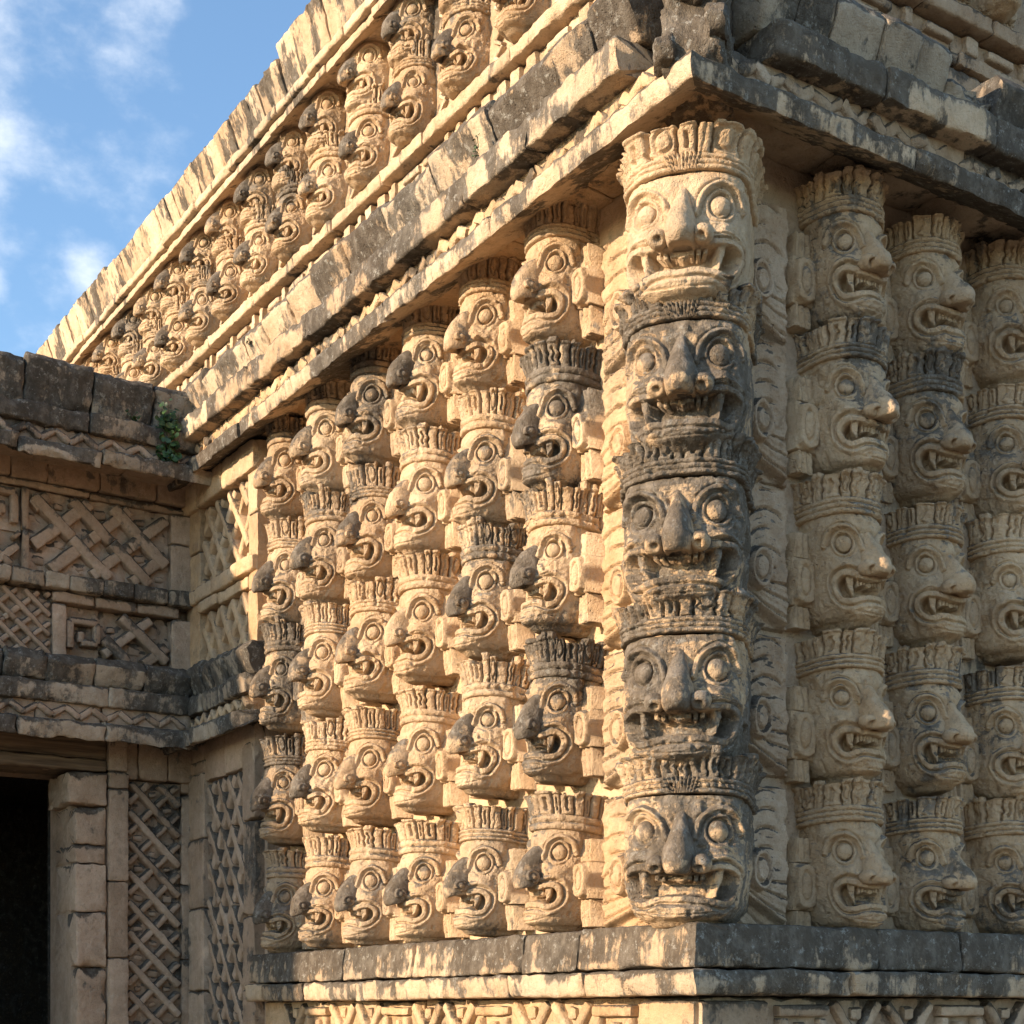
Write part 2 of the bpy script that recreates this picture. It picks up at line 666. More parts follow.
def masonry(name, fr, t0, t1, z0, z1, p0, p1, mat, parent, bh=(.26, .36), bl=(.35, .7), amp=.005, seg=.05, patina=0.0, jp=.008):
    mb = MB()
    z = z0
    while z < z1 - 1e-6:
        h = rng.uniform(*bh)
        e = z + h
        if z1 - e < bh[0] * .6:
            e = z1
        mb.course(fr, [(p0, z + .003), (p1, z + .003), (p1, e - .003), (p0, e - .003)], t0, t1, bl, gap=.003, jp=jp, jz=0, jt=0, amp=amp, seg=seg)
        z = e
    return mb.build(name, mat, parent, patina)


def solid(mb, x0, x1, y0, y1, z0, z1):
    V = [(x, y, z) for x in (x0, x1) for y in (y0, y1) for z in (z0, z1)]
    mb.add(V, [[0, 1, 3, 2], [4, 6, 7, 5], [0, 4, 5, 1], [2, 3, 7, 6], [0, 2, 6, 4], [1, 5, 7, 3]])


# ------------------------------------------------------------------ ground
g = MB()
g.add([(-600, -600, 0), (600, -600, 0), (600, 600, 0), (-600, 600, 0)], [[0, 1, 2, 3]])
tag(g.build('ground', M_GROUND, smooth=False), kind='structure')

# ------------------------------------------------------------------ main building
bld = empty('temple_building')
tag(bld, 'two-storey carved limestone temple whose corner covered in masks faces the viewer', 'temple')
XE, YE = 7.0, 17.0                       # how far the two facades run
core = MB()
solid(core, 0.06, XE, 0.06, YE, 0.0, 5.50)
solid(core, 1.0, XE, 1.0, YE, 5.45, 8.25)
core.build('masonry_core', M_TAN, bld, smooth=False)


def wallrel(seed):
    def hf(T, Z):
        P = np.stack([T, Z, np.zeros_like(T) + seed], -1)
        return .012 * fbm(P, 3.5, 3, seed) + .006 * fbm(P, 15, 3, seed + 3)
    return hf


mb = MB()
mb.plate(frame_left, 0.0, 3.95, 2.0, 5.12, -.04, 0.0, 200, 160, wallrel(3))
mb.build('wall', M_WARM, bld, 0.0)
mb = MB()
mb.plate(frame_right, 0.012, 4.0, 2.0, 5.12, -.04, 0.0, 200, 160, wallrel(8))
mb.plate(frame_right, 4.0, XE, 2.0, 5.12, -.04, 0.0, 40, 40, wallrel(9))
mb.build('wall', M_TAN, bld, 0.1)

# base: two courses, then the fret frieze below
PIER0 = 3.79
prof_b1 = [(-.03, 1.865), (.275, 1.865), (.255, 2.03), (-.03, 2.045)]
prof_b2 = [(-.03, 1.762), (.285, 1.762), (.292, 1.858), (-.03, 1.858)]
for fr, end, mat, pt in ((frame_left, PIER0, M_CORN, -.05), (frame_right, XE, M_CORN, .03)):
    mb = MB()
    mb.course(fr, prof_b1, 0, end, (.35, .75), ma=-1, amp=.006)
    mb.build('base_ledge', mat, bld, pt)
    mb = MB()
    mb.course(fr, prof_b2, 0, end, (.35, .7), ma=-1, amp=.007)
    mb.build('base_band', mat, bld, pt - .06)
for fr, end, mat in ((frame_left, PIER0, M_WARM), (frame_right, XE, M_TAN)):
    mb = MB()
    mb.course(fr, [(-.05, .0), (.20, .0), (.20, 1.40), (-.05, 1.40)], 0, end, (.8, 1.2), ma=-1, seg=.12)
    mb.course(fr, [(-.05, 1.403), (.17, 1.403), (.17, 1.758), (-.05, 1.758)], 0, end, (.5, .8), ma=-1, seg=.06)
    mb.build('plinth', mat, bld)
    fb = MB()
    t = .02
    fb.bar(fr, -.19, 1.58, .13, 1.58, .33, .15, .215)
    t = .20
    k = 0
    while t < min(end, 4.2) - .3:
        zt, zb = 1.735, 1.44
        if k % 3 == 0:       # stepped key
            fb.bar(fr, t, zt - .03, t + .26, zt - .03, .05, .15, .212)
            fb.bar(fr, t + .025, zt - .06, t + .025, zb, .05, .15, .209)
            fb.bar(fr, t + .235, zt - .06, t + .235, zb + .1, .05, .15, .209)
            fb.bar(fr, t + .12, zb + .12, t + .21, zb + .12, .05, .15, .206)
            fb.bar(fr, t + .125, zb + .15, t + .125, zb + .22, .05, .15, .203)
        else:                # crossing strips
            fb.bar(fr, t, zb, t + .24, zt, .05, .15, .212)
            fb.bar(fr, t + .24, zb, t, zt, .05, .15, .203)
            fb.bar(fr, t + .10, zt - .04, t + .15, zt - .04, .06, .15, .195)
            fb.bar(fr, t + .01, .5 * (zt + zb), t + .05, .5 * (zt + zb), .07, .15, .195)
        t += .30
        k += 1
    fb.build('fret_frieze', mat, bld)

# medial moulding over the masks
PF_LS = [(.0, 5.17), (.10, 5.135), (.378, 5.008), (.388, 5.10), (.27, 5.12), (.0, 5.19)]
PF_ZB = [(.0, 5.10), (.312, 5.10), (.312, 5.235), (.0, 5.235)]
PF_US = [(.0, 5.222), (.405, 5.222), (.41, 5.352), (.0, 5.356)]
PF_CP = [(.0, 5.36), (.30, 5.36), (.39, 5.545), (.35, 5.60), (.0, 5.61)]
for fr, end, mats, pt in ((frame_left, 5.2, M_CORN, 0.0), (frame_right, XE, M_DARK, 0.0)):
    mb = MB()
    mb.course(fr, PF_LS, 0, end, (.7, 1.2), ma=-1, amp=.008, jp=.012, seg=.03)
    mb.build('lower_cornice_slab', M_CORN, bld, .02 if fr is frame_left else .16)
    mb = MB()
    mb.course(fr, PF_ZB, 0, end, (.4, .6), ma=-1)
    zigzag(mb, fr, -.26, min(end, 4.6), 5.118, 5.226, .28, .336, .15)
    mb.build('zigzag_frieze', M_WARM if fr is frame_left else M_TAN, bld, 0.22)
    mb = MB()
    mb.course(fr, PF_US, .02, end, (.45, .9), amp=.008, jp=.010, seg=.03)
    mb.build('upper_cornice_slab', M_CORN, bld, -.05 if fr is frame_left else .22)
    mb = MB()
    if fr is frame_left:
        mb.course(fr, PF_CP, .0, end, (.22, .5), gap=.005, ma=0, amp=.009, jp=.018, jz=.02, jt=.02)
    else:
        mb.course(fr, PF_CP, .0, 1.0, (.16, .3), gap=.004, amp=.007, jp=.012, jz=.018, jt=.02)
        low = [(.0, 5.36), (.29, 5.36), (.35, 5.48), (.28, 5.53), (.0, 5.55)]
        mb.course(fr, low, 1.0, 1.28, (.14, .2), gap=.006, amp=.018, jp=.03, jz=.015, jt=.05)
        mb.course(fr, PF_CP, 1.28, XE, (.16, .34), gap=.004, amp=.007, jp=.012, jz=.018, jt=.02)
    mb.build('cap_course', M_CORN if fr is frame_left else M_DARK, bld, 0.0)
# broken corner stone of the cap course: a leaning eroded serpent-head stub
cb = MB()


def frame_corner(t, p, z):
    c = math.sqrt(.5)
    return np.stack([-c * p + c * t, -c * p - c * t, z], -1)


cb.block(frame_corner, [(.0, 5.07), (.46, 5.085), (.50, 5.16), (.44, 5.3), (.52, 5.46), (.56, 5.66), (.42, 5.72), (.0, 5.7)], -.115, .115, amp=.018, seg=.025, rnd=.03)
cb.block(frame_corner, [(.1, 5.09), (.50, 5.10), (.53, 5.15), (.48, 5.21), (.1, 5.22)], -.14, -.06, amp=.012, seg=.02, rnd=.02)
cb.block(frame_corner, [(.1, 5.12), (.52, 5.16), (.56, 5.22), (.50, 5.28), (.1, 5.30)], .05, .13, amp=.012, seg=.02, rnd=.02)
cb.block(frame_corner, [(.1, 5.3), (.48, 5.32), (.60, 5.62), (.50, 5.70), (.1, 5.66)], -.05, .05, amp=.014, seg=.02, rnd=.02)
cb.build('corner_cap_stone', M_CORN, bld, .22)

# terrace and upper storey
mb = MB()
solid(mb, 0.005, 1.05, 0.005, YE, 5.45, 5.57)
solid(mb, 1.05, XE, 0.005, 1.05, 5.45, 5.57)
mb.build('terrace_roof', M_CORN, bld, smooth=False)
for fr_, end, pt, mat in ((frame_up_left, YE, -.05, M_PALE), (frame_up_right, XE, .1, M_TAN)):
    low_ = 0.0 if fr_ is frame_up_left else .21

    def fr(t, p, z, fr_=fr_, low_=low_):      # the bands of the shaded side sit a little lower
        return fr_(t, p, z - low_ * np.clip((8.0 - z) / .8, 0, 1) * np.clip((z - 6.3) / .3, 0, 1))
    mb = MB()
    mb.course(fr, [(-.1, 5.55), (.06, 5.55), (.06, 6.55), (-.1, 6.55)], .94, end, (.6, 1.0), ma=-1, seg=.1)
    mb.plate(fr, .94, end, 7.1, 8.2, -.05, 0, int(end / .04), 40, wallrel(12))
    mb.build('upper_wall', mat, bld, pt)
    mb = MB()                       # pale ledge of two courses with stepped blocks under the masks
    mb.course(fr, [(-.05, 6.555), (.03, 6.555), (.03, 6.855), (-.05, 6.855)], .94, end, (.3, .7), ma=-1)
    mb.course(fr, [(-.05, 6.86), (.06, 6.86), (.06, 6.93), (-.05, 6.93)], .94, end, (.4, .9), ma=-1, jp=.004)
    mb.course(fr, [(-.05, 6.935), (.02, 6.935), (.02, 7.05), (-.05, 7.05)], .94, end, (.3, .7), ma=-1)
    t = 1.1
    while t < min(end, 8):
        w_ = rng.choice((.05, .09, .2))
        mb.bar(fr, t, 6.992, t + w_, 6.992, .105 if w_ < .15 else .05, .0, .055)
        t += w_ + rng.uniform(.05, .12)
    mb.build('stepped_band', mat, bld, pt)
    mb = MB()
    mb.course(fr, [(-.05, 7.055), (.11, 7.055), (.115, 7.135), (-.05, 7.15)], .94, end, (.5, 1.0), ma=-1, amp=.007)
    mb.build('upper_ledge', mat, bld, pt)
    # roof cornice: splayed lip, thin slab, tall leaning cap
    mb = MB()
    mb.course(fr, [(.0, 8.12), (.26, 7.975), (.265, 8.03), (.0, 8.15)], .94, end, (.5, 1.0), ma=-1)
    mb.course(fr, [(.0, 8.04), (.30, 8.04), (.305, 8.10), (.0, 8.11)], .94, end, (.5, 1.0), ma=-1)
    mb.build('roof_cornice', mat, bld, pt + .05)
    mb = MB()
    t = .94
    first = True
    top = 8.42
    while t < end:
        if rng.random() < .12:
            top = rng.uniform(8.34, 8.47)
        e = min(end, t + rng.uniform(.14, .34))
        tp = top + rng.uniform(-.012, .012)
        mb.block(fr, [(.0, 8.105), (.26, 8.105), (.36, tp - .02), (.33, tp), (.0, tp)], t + .003, e - .003, ma=-1 if first else 0, amp=.006, dp=rng.uniform(-.008, .008), seg=.05, seed=rng.randint(0, 999))
        first = False
        t = e
    mb.build('roof_cap', mat, bld, pt + .25)

# narrow pier at the inner corner, sheathed in lattice
pr = empty('corner_pier', (0, 0, 0))
tag(pr, 'narrow lattice-covered stone pier in the inner corner between mask wall and shaded wing', 'pier')
PP = .22
mb = MB()
solid(mb, -.15, .02, PIER0, 5.0, 0, 5.02)
mb.build('pier_core', M_PINK, pr, smooth=False)
mb = MB()       # frames: verticals and rails
for (a, b, z0, z1) in ((PIER0, PIER0 + .13, 3.85, 4.95), (4.68, 4.92, 3.85, 4.95)):
    z = z0
    while z < z1 - .01:
        e = min(z1, z + rng.uniform(.3, .5))
        mb.block(frame_left, [(.10, z + .002), (PP, z + .002), (PP, e - .002), (.10, e - .002)], a, b, amp=.004, dp=rng.uniform(-.004, .004))
        z = e
mb.course(frame_left, [(.1, 4.885), (PP + .025, 4.885), (PP + .025, 5.06), (.1, 5.06)], PIER0, 4.92, (.3, .5))
mb.course(frame_left, [(.1, 4.22), (PP + .012, 4.22), (PP + .012, 4.29), (.1, 4.29)], PIER0 + .13, 4.68, (.3, .5))
mb.course(frame_left, [(.1, 4.295), (PP + .03, 4.295), (PP + .035, 4.385), (.1, 4.385)], PIER0 + .004, 4.95, (.25, .4), amp=.005)
mb.build('frame', M_WARM, pr, .0)
lattice('lattice_panel', frame_left, PIER0 + .13, 4.68, 4.385, 4.885, .055, .15, R(52), .135, .213, M_WARM, pr, 21)
lattice('lattice_panel', frame_left, PIER0 + .13, 4.68, 3.86, 4.22, .055, .14, R(55), .135, .213, M_WARM, pr, 22)
MO_LOW = [(.0, 3.45), (.18, 3.42), (.40, 3.325), (.41, 3.43), (.28, 3.455), (.0, 3.46)]
MO_ZB = [(.0, 3.44), (.265, 3.44), (.265, 3.57), (.0, 3.57)]
MO_SL = [(.0, 3.555), (.315, 3.555), (.325, 3.672), (.0, 3.675)]
MO_CP = [(.0, 3.68), (.26, 3.68), (.315, 3.83), (.27, 3.875), (.0, 3.89)]
mb = MB()
E0 = PIER0 - .08
mb.course(frame_left, [(p, z) for p, z in MO_LOW], E0 - .04, 4.9, (.5, .8), amp=.009)
mb.build('moulding_lower_slab', M_DARK, pr, -.05)
mb = MB()
mb.course(frame_left, MO_ZB, E0 + .05, 4.9, (.3, .5))
zigzag(mb, frame_left, E0 + .05, 4.8, 3.455, 3.56, .23, .305, .12, .42, .003)
mb.build('moulding_zigzag', M_WARM, pr)
mb = MB()
mb.course(frame_left, MO_SL, E0 + .02, 4.9, (.3, .5), amp=.008)
mb.build('moulding_upper_slab', M_DARK, pr, -.10)
mb = MB()
mb.course(frame_left, MO_CP, E0 + .03, 4.9, (.14, .28), amp=.01, jp=.015, jz=.01)
mb.build('moulding_cap', M_DARK, pr, .0)
mb = MB()       # lower frames
for (a, b, ee) in ((PIER0 + .04, PIER0 + .21, PP), (4.62, 4.92, PP)):
    z = 0
    while z < 3.25:
        e = min(3.3, z + rng.uniform(.35, .6))
        mb.block(frame_left, [(.02, z + .002), (ee, z + .002), (ee, e - .002), (.02, e - .002)], a, b, amp=.005, dp=rng.uniform(-.006, .006))
        z = e
mb.course(frame_left, [(.05, 3.16), (PP - .008, 3.16), (PP - .008, 3.42), (.05, 3.42)], PIER0 + .04, 4.92, (.3, .5))
mb.build('lower_frame', M_PINK, pr, .02)
lattice('lattice_panel', frame_left, PIER0 + .21, 4.62, 1.2, 3.16, .062, .135, R(55), .15, .205, M_PINK, pr, 23)

# ------------------------------------------------------------------ wing
wing = empty('wing_building', (0, 0, 0))
tag(wing, 'low shaded stone wing with latticed walls, dark weathered mouldings and a black doorway', 'building wing')
WX = 15.0          # runs to x = -WX
DOOR0, DOOR1 = .955, 2.35
mb = MB()
solid(mb, -WX, .05, YW + .06, YW + .5, 3.2, 5.5)
solid(mb, -DOOR0, .05, YW + .06, YW + .5, 0, 3.2)
solid(mb, -WX, -DOOR1, YW + .06, YW + .5, 0, 3.2)
solid(mb, -WX, .05, YW + 3.2, YW + 3.6, 0, 5.5)
solid(mb, -WX, -WX + .4, YW + .5, YW + 3.2, 0, 5.5)
solid(mb, -WX, .05, YW + .06, YW + 3.6, 5.45, 5.56)
mb.build('masonry_core', M_PINK, wing, smooth=False)
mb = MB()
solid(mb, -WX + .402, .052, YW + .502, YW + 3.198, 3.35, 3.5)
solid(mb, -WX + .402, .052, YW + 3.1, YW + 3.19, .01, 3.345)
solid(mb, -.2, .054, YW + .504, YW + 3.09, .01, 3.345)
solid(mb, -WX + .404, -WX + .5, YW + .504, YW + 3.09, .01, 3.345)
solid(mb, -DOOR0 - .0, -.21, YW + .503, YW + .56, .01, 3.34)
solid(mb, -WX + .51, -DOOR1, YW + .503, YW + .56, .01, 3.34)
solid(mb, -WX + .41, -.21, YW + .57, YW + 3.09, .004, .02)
mb.build('inner_room', M_ROOM_SHADE, wing, smooth=False)
A0, A1 = .18, 4.2     # detailed run
fw = frame_wing
P5 = {'low': [(.0, 5.14), (.10, 5.10), (.47, 4.945), (.485, 5.04), (.3, 5.07), (.0, 5.15)]}
mb = MB()
mb.course(fw, P5['low'], .2, WX, (.4, .75), amp=.012, jp=.02, jz=.012)
mb.build('lower_cornice_slab', M_DARK, wing, -.02)
mb = MB()
mb.course(fw, [(.0, 5.05), (.36, 5.05), (.36, 5.18), (.0, 5.18)], .2, WX, (.4, .6))
zigzag(mb, fw, .25, A1, 5.055, 5.17, .33, .40, .17, .42, .003)
mb.build('zigzag_frieze', M_PINK, wing, 0.03)
mb = MB()
mb.course(fw, [(.0, 5.165), (.41, 5.165), (.43, 5.275), (.0, 5.28)], .3, WX, (.45, .75), amp=.012, jp=.02, jz=.012)
mb.build('upper_cornice_slab', M_DARK, wing, .0)
mb = MB()
mb.course(fw, [(.0, 5.28), (.32, 5.28), (.40, 5.52), (.36, 5.565), (.0, 5.57)], .3, WX, (.24, .42), gap=.006, amp=.013, jp=.02, jz=.022, jt=.03)
mb.build('cap_course', M_DARK, wing, -.04)
mb = MB()
mb.course(fw, [(.0, 4.94), (.06, 4.94), (.06, 5.09), (.0, 5.09)], .2, A1, (.22, .38))
mb.course(fw, [(.0, 4.89), (.04, 4.89), (.035, 4.937), (.0, 4.937)], .2, A1, (.4, .7))
for (a, b, z0, z1) in ((.2, .345, 4.38, 4.89), (1.245, 1.285, 4.38, 4.89)):
    z = z0
    while z < z1 - .01:
        e = min(z1, z + rng.uniform(.2, .32))
        mb.block(fw, [(-.05, z + .002), (.055, z + .002), (.055, e - .002), (-.05, e - .002)], a, b, amp=.004, dp=rng.uniform(-.006, .006))
        z = e
mb.build('frame', M_PINK, wing)
lattice('lattice_panel', fw, .345, 1.245, 4.385, 4.89, .082, .172, R(42), -.01, .055, M_PINK, wing, 31, drop=.08)
lattice('lattice_panel', fw, 1.285, 1.75, 4.385, 4.62, .06, .16, R(42), -.01, .05, M_PINK, wing, 32, drop=.1)
lattice('lattice_panel', fw, 1.85, 3.4, 4.385, 4.89, .075, .185, R(42), -.01, .055, M_PINK, wing, 33, drop=.1)


def key(mb, fr, t, z, s, w, p0, p1, flip=1):
    """stepped fret: an angular hook of straight strips"""
    seq = [(0, 0), (0, 1), (1, 1), (1, .25), (.42, .25), (.42, .62)]
    for (a, b), (c, d) in zip(seq[:-1], seq[1:]):
        x0, y0, x1, y1 = t + flip * a * s, z + b * s, t + flip * c * s, z + d * s
        mb.bar(fr, x0, y0, x1, y1, w, p0, p1 - rng.uniform(0, .006))


mb = MB()
mb.plate(fw, 1.285, 1.85, 4.62, 4.89, -.05, .0, 40, 24, rubble(.006, 18, 5))
key(mb, fw, 1.33, 4.66, .19, .055, -.03, .06)
key(mb, fw, 1.60, 4.66, .19, .055, -.03, .06)
mb.plate(fw, 1.75, 1.85, 4.385, 4.62, -.05, .0, 10, 24, rubble(.006, 18, 6))
mb.build('fret_panel', M_PINK, wing)
mb = MB()
mb.course(fw, [(-.05, 4.285), (.12, 4.285), (.125, 4.38), (-.05, 4.382)], .2, A1, (.14, .26), amp=.007)
mb.build('dividing_ledge', M_DARK, wing, -.1)
# lower band: fine lattice, then a framed panel with a fret and big crosses
mb = MB()
mb.course(fw, [(-.05, 4.215), (.06, 4.215), (.06, 4.282), (-.05, 4.282)], .3, 1.10, (.2, .4), amp=.005)
for (a, b) in ((.2, .34), (1.02, 1.10)):
    mb.block(fw, [(-.05, 3.88), (.058, 3.88), (.058, 4.212), (-.05, 4.212)], a, b, amp=.005)
mb.build('frame', M_PINK, wing, .06)
lattice('lattice_panel', fw, .34, .80, 3.88, 4.213, .07, .19, R(40), -.03, .052, M_PINK, wing, 34, drop=.05)
mb = MB()
mb.plate(fw, .80, 1.02, 3.88, 4.213, -.06, -.02, 24, 30, rubble(.008, 20, 9))
key(mb, fw, .99, 3.95, .17, .05, -.04, .05, -1)
mb.build('fret_panel', M_PINK, wing)
lattice('lattice_panel', fw, 1.10, 2.4, 3.88, 4.283, .04, .088, R(42), .0, .045, M_PINK, wing, 35, cell=False)
lattice('lattice_panel', fw, 2.4, 3.4, 3.88, 4.283, .07, .19, R(42), .0, .045, M_PINK, wing, 36)
# medial moulding of the wing
mb = MB()
mb.course(fw, MO_LOW, .3, WX, (.35, .6), amp=.012, jp=.012)
mb.build('moulding_lower_slab', M_DARK, wing, .0)
mb = MB()
mb.course(fw, MO_ZB, .3, WX, (.4, .6))
zigzag(mb, fw, .35, A1, 3.45, 3.56, .23, .30, .165, .42, .003)
mb.build('moulding_zigzag', M_PINK, wing)
mb = MB()
mb.course(fw, MO_SL, .3, WX, (.4, .7), amp=.01)
mb.build('moulding_upper_slab', M_DARK, wing, .02)
mb = MB()
mb.course(fw, [(.0, 3.68), (.24, 3.68), (.30, 3.80), (.25, 3.855), (.0, 3.87)], .3, WX, (.22, .34), amp=.012, jp=.015, jz=.012)
mb.build('moulding_cap', M_DARK, wing, .05)
# ground-floor wall pieces around the doorway
mb = MB()
z = 0
while z < 3.16:
    e = min(3.2, z + rng.uniform(.45, .62))
    mb.block(fw, [(-.05, z + .002), (.075, z + .002), (.075, e - .002), (-.05, e - .002)], .635, .755, amp=.005, dp=rng.uniform(-.008, .008))
    mb.block(fw, [(-.05, z + .002), (.03, z + .002), (.03, e - .002), (-.05, e - .002)], .2, .265, amp=.005)
    z = e
mb.course(fw, [(-.05, 3.17), (.05, 3.17), (.05, 3.42), (-.05, 3.42)], .2, .64, (.12, .2), jp=.006)
mb.block(fw, [(-.05, 3.205), (.07, 3.205), (.07, 3.42), (-.05, 3.42)], .64, .755, amp=.005)
mb.build('frame', M_PINK, wing)
lattice('lattice_panel', fw, .265, .635, 1.2, 3.165, .05, .135, R(45), -.015, .04, M_PINK, wing, 41)
dj = empty('door_jamb')
dj.parent = wing
zs = [0, .55, 1.0, 1.5, 1.98, 2.32, 2.62, 2.74, 2.98]
mb = MB()
for z, e in zip(zs[:-1], zs[1:]):
    mb.block(lambda t, p, q: fw(t, p, q), [(-.37, z + .003), (.045, z + .003), (.045, e - .003), (-.37, e - .003)], .765, DOOR0 + rng.uniform(-.015, .02), amp=.010, seg=.03, rnd=.012, dp=rng.uniform(-.012, .012))
mb.block(fw, [(-.05, .01), (.0, .01), (.0, 2.98), (-.05, 2.98)], .75, .78, amp=.012, seg=.03)
bpy.data.objects.remove(dj)
jamb = mb.build('door_jamb', M_PINK, wing, .02)
mb = MB()
mb.block(fw, [(-.37, 2.985), (.075, 2.985), (.075, 3.185), (-.37, 3.185)], .77, DOOR0 + .05, amp=.007, seg=.03)
mb.build('capital', M_PINK, jamb)
mb = MB()
for z, e in zip(zs[:-1], zs[1:]):
    mb.block(fw, [(-.37, z + .003), (.045, z + .003), (.045, e - .003), (-.37, e - .003)], DOOR1 - .02, DOOR1 + .36, amp=.010, seg=.05, rnd=.012)
jamb2 = mb.build('door_jamb', M_PINK, wing, .02)
masonry('wall', fw, DOOR1 + .36, 5.2, 0, 3.33, -.05, .02, M_PINK, wing)
mb = MB()
mb.block(fw, [(-.3, 3.195), (.055, 3.195), (.05, 3.27), (-.3, 3.27)], .765, DOOR1 + .3, amp=.006)
mb.block(fw, [(-.3, 3.275), (.035, 3.275), (.035, 3.41), (-.3, 3.41)], .765, DOOR1 + .3, amp=.006)
mb.build('lintel', M_WOOD, wing)


# ------------------------------------------------------------------ carved masks
def cov(d, w):
    x = np.clip(.5 - d / (2 * w), 0, 1)
    return x * x * (3 - 2 * x)


def sd_poly(S, Z, P):
    d = np.full(S.shape, 1e9)
    ins = np.zeros(S.shape, bool)
    n = len(P)
    for i in range(n):
        (x0, y0), (x1, y1) = P[i], P[(i + 1) % n]
        ex, ey = x1 - x0, y1 - y0
        u = np.clip(((S - x0) * ex + (Z - y0) * ey) / (ex * ex + ey * ey + 1e-12), 0, 1)
        d = np.minimum(d, (S - x0 - u * ex) ** 2 + (Z - y0 - u * ey) ** 2)
        c = (y0 > Z) != (y1 > Z)
        with np.errstate(divide='ignore', invalid='ignore'):
            xi = (x1 - x0) * (Z - y0) / (y1 - y0 if y1 != y0 else 1e-12) + x0
        ins ^= c & (S < xi)
    d = np.sqrt(d)
    return np.where(ins, -d, d)


def smooth_line(pts, n=8, closed=False):
    P = [np.array(p, float) for p in pts]
    out = []
    m = len(P)
    rngi = range(m) if closed else range(m - 1)
    for i in rngi:
        p0 = P[(i - 1) % m] if closed or i > 0 else P[i]
        p1, p2 = P[i], P[(i + 1) % m]
        p3 = P[(i + 2) % m] if closed or i + 2 < m else P[(i + 1) % m]
        for k in range(n):
            t = k / n
            out.append(.5 * ((2 * p1) + (p2 - p0) * t + (2 * p0 - 5 * p1 + 4 * p2 - p3) * t * t + (3 * p1 - p0 - 3 * p2 + p3) * t ** 3))
    if not closed:
        out.append(P[-1])
    return [tuple(q) for q in out]


def d_line(S, Z, pts):
    d = np.full(S.shape, 1e9)
    for (x0, y0), (x1, y1) in zip(pts[:-1], pts[1:]):
        ex, ey = x1 - x0, y1 - y0
        u = np.clip(((S - x0) * ex + (Z - y0) * ey) / (ex * ex + ey * ey + 1e-12), 0, 1)
        d = np.minimum(d, (S - x0 - u * ex) ** 2 + (Z - y0 - u * ey) ** 2)
    return np.sqrt(d)


def grid_faces(nu, nv, base=0):
    i, j = np.meshgrid(np.arange(nu - 1), np.arange(nv - 1), indexing='ij')
    q = (i * nv + j).reshape(-1) + base
    return np.stack([q, q + nv, q + nv + 1, q + 1], -1).tolist()


class Head:
    """geometry of one carved head; front faces -Y, wall plane is y = 0, chin at z = 0"""

    def __init__(self, a, b, back, sq, cy=0.0, H=.40, shear=.30, jaw=.80, flare=.020):
        self.shear, self.jaw, self.flare = shear, jaw, flare
        self.a, self.b, self.back, self.sq, self.cy, self.H = a, b, back, sq, cy, H
        ph = np.linspace(-pi / 2, pi / 2, 400)
        x, d = self.base(ph)
        ds = np.sqrt(np.diff(x) ** 2 + np.diff(d) ** 2)
        s = np.concatenate([[0], np.cumsum(ds)])
        self.s_tab, self.ph_tab = s - s[-1] / 2, ph
        self.smax = s[-1] / 2

    def base(self, ph):
        e = self.sq
        x = self.a * np.sign(np.sin(ph)) * np.abs(np.sin(ph)) ** e
        d = self.b * np.abs(np.cos(ph)) ** e
        return x, d

    def at(self, s):
        """arc position -> x, d, normal (x, d)"""
        ph = np.interp(np.clip(s, -self.smax, self.smax), self.s_tab, self.ph_tab)
        x, d = self.base(ph)
        nx, nd = np.sin(ph) / self.a, np.cos(ph) / self.b
        l = np.sqrt(nx ** 2 + nd ** 2)
        over = np.clip(np.abs(s) - self.smax, 0, None)
        return x, d - over, nx / l, nd / l

    def prof(self, z):
        q = np.clip(z / self.H, -.2, 1.5)
        w = self.jaw + (1 - self.jaw) * np.clip(q / .45, 0, 1) ** .85
        w = w * (.66 + .34 * np.sqrt(np.clip(1 - np.clip(1 - q / .19, 0, 1) ** 2, 0, 1)))
        return np.where(q > .65, w - .03 * (q - .65) / .35, w)

    def surf(self, s, z, h=0, ws=None, off=0.0):
        x, d, nx, nd = self.at(s)
        w = self.prof(z) if ws is None else ws
        dep = .45 + .55 * np.clip(w, 0, 1.0) + .16 * np.clip(1 - z / self.H / .30, 0, 1) ** .7 * np.clip(z / self.H / .06 + .4, 0, 1) + self.shear * (.5 - np.clip(z / self.H, 0, 1.02))
        px = x * w + nx * (h + off)
        pd = d * dep + nd * (h + off)
        return np.stack([px, -(pd + self.cy), z + 0 * px], -1)


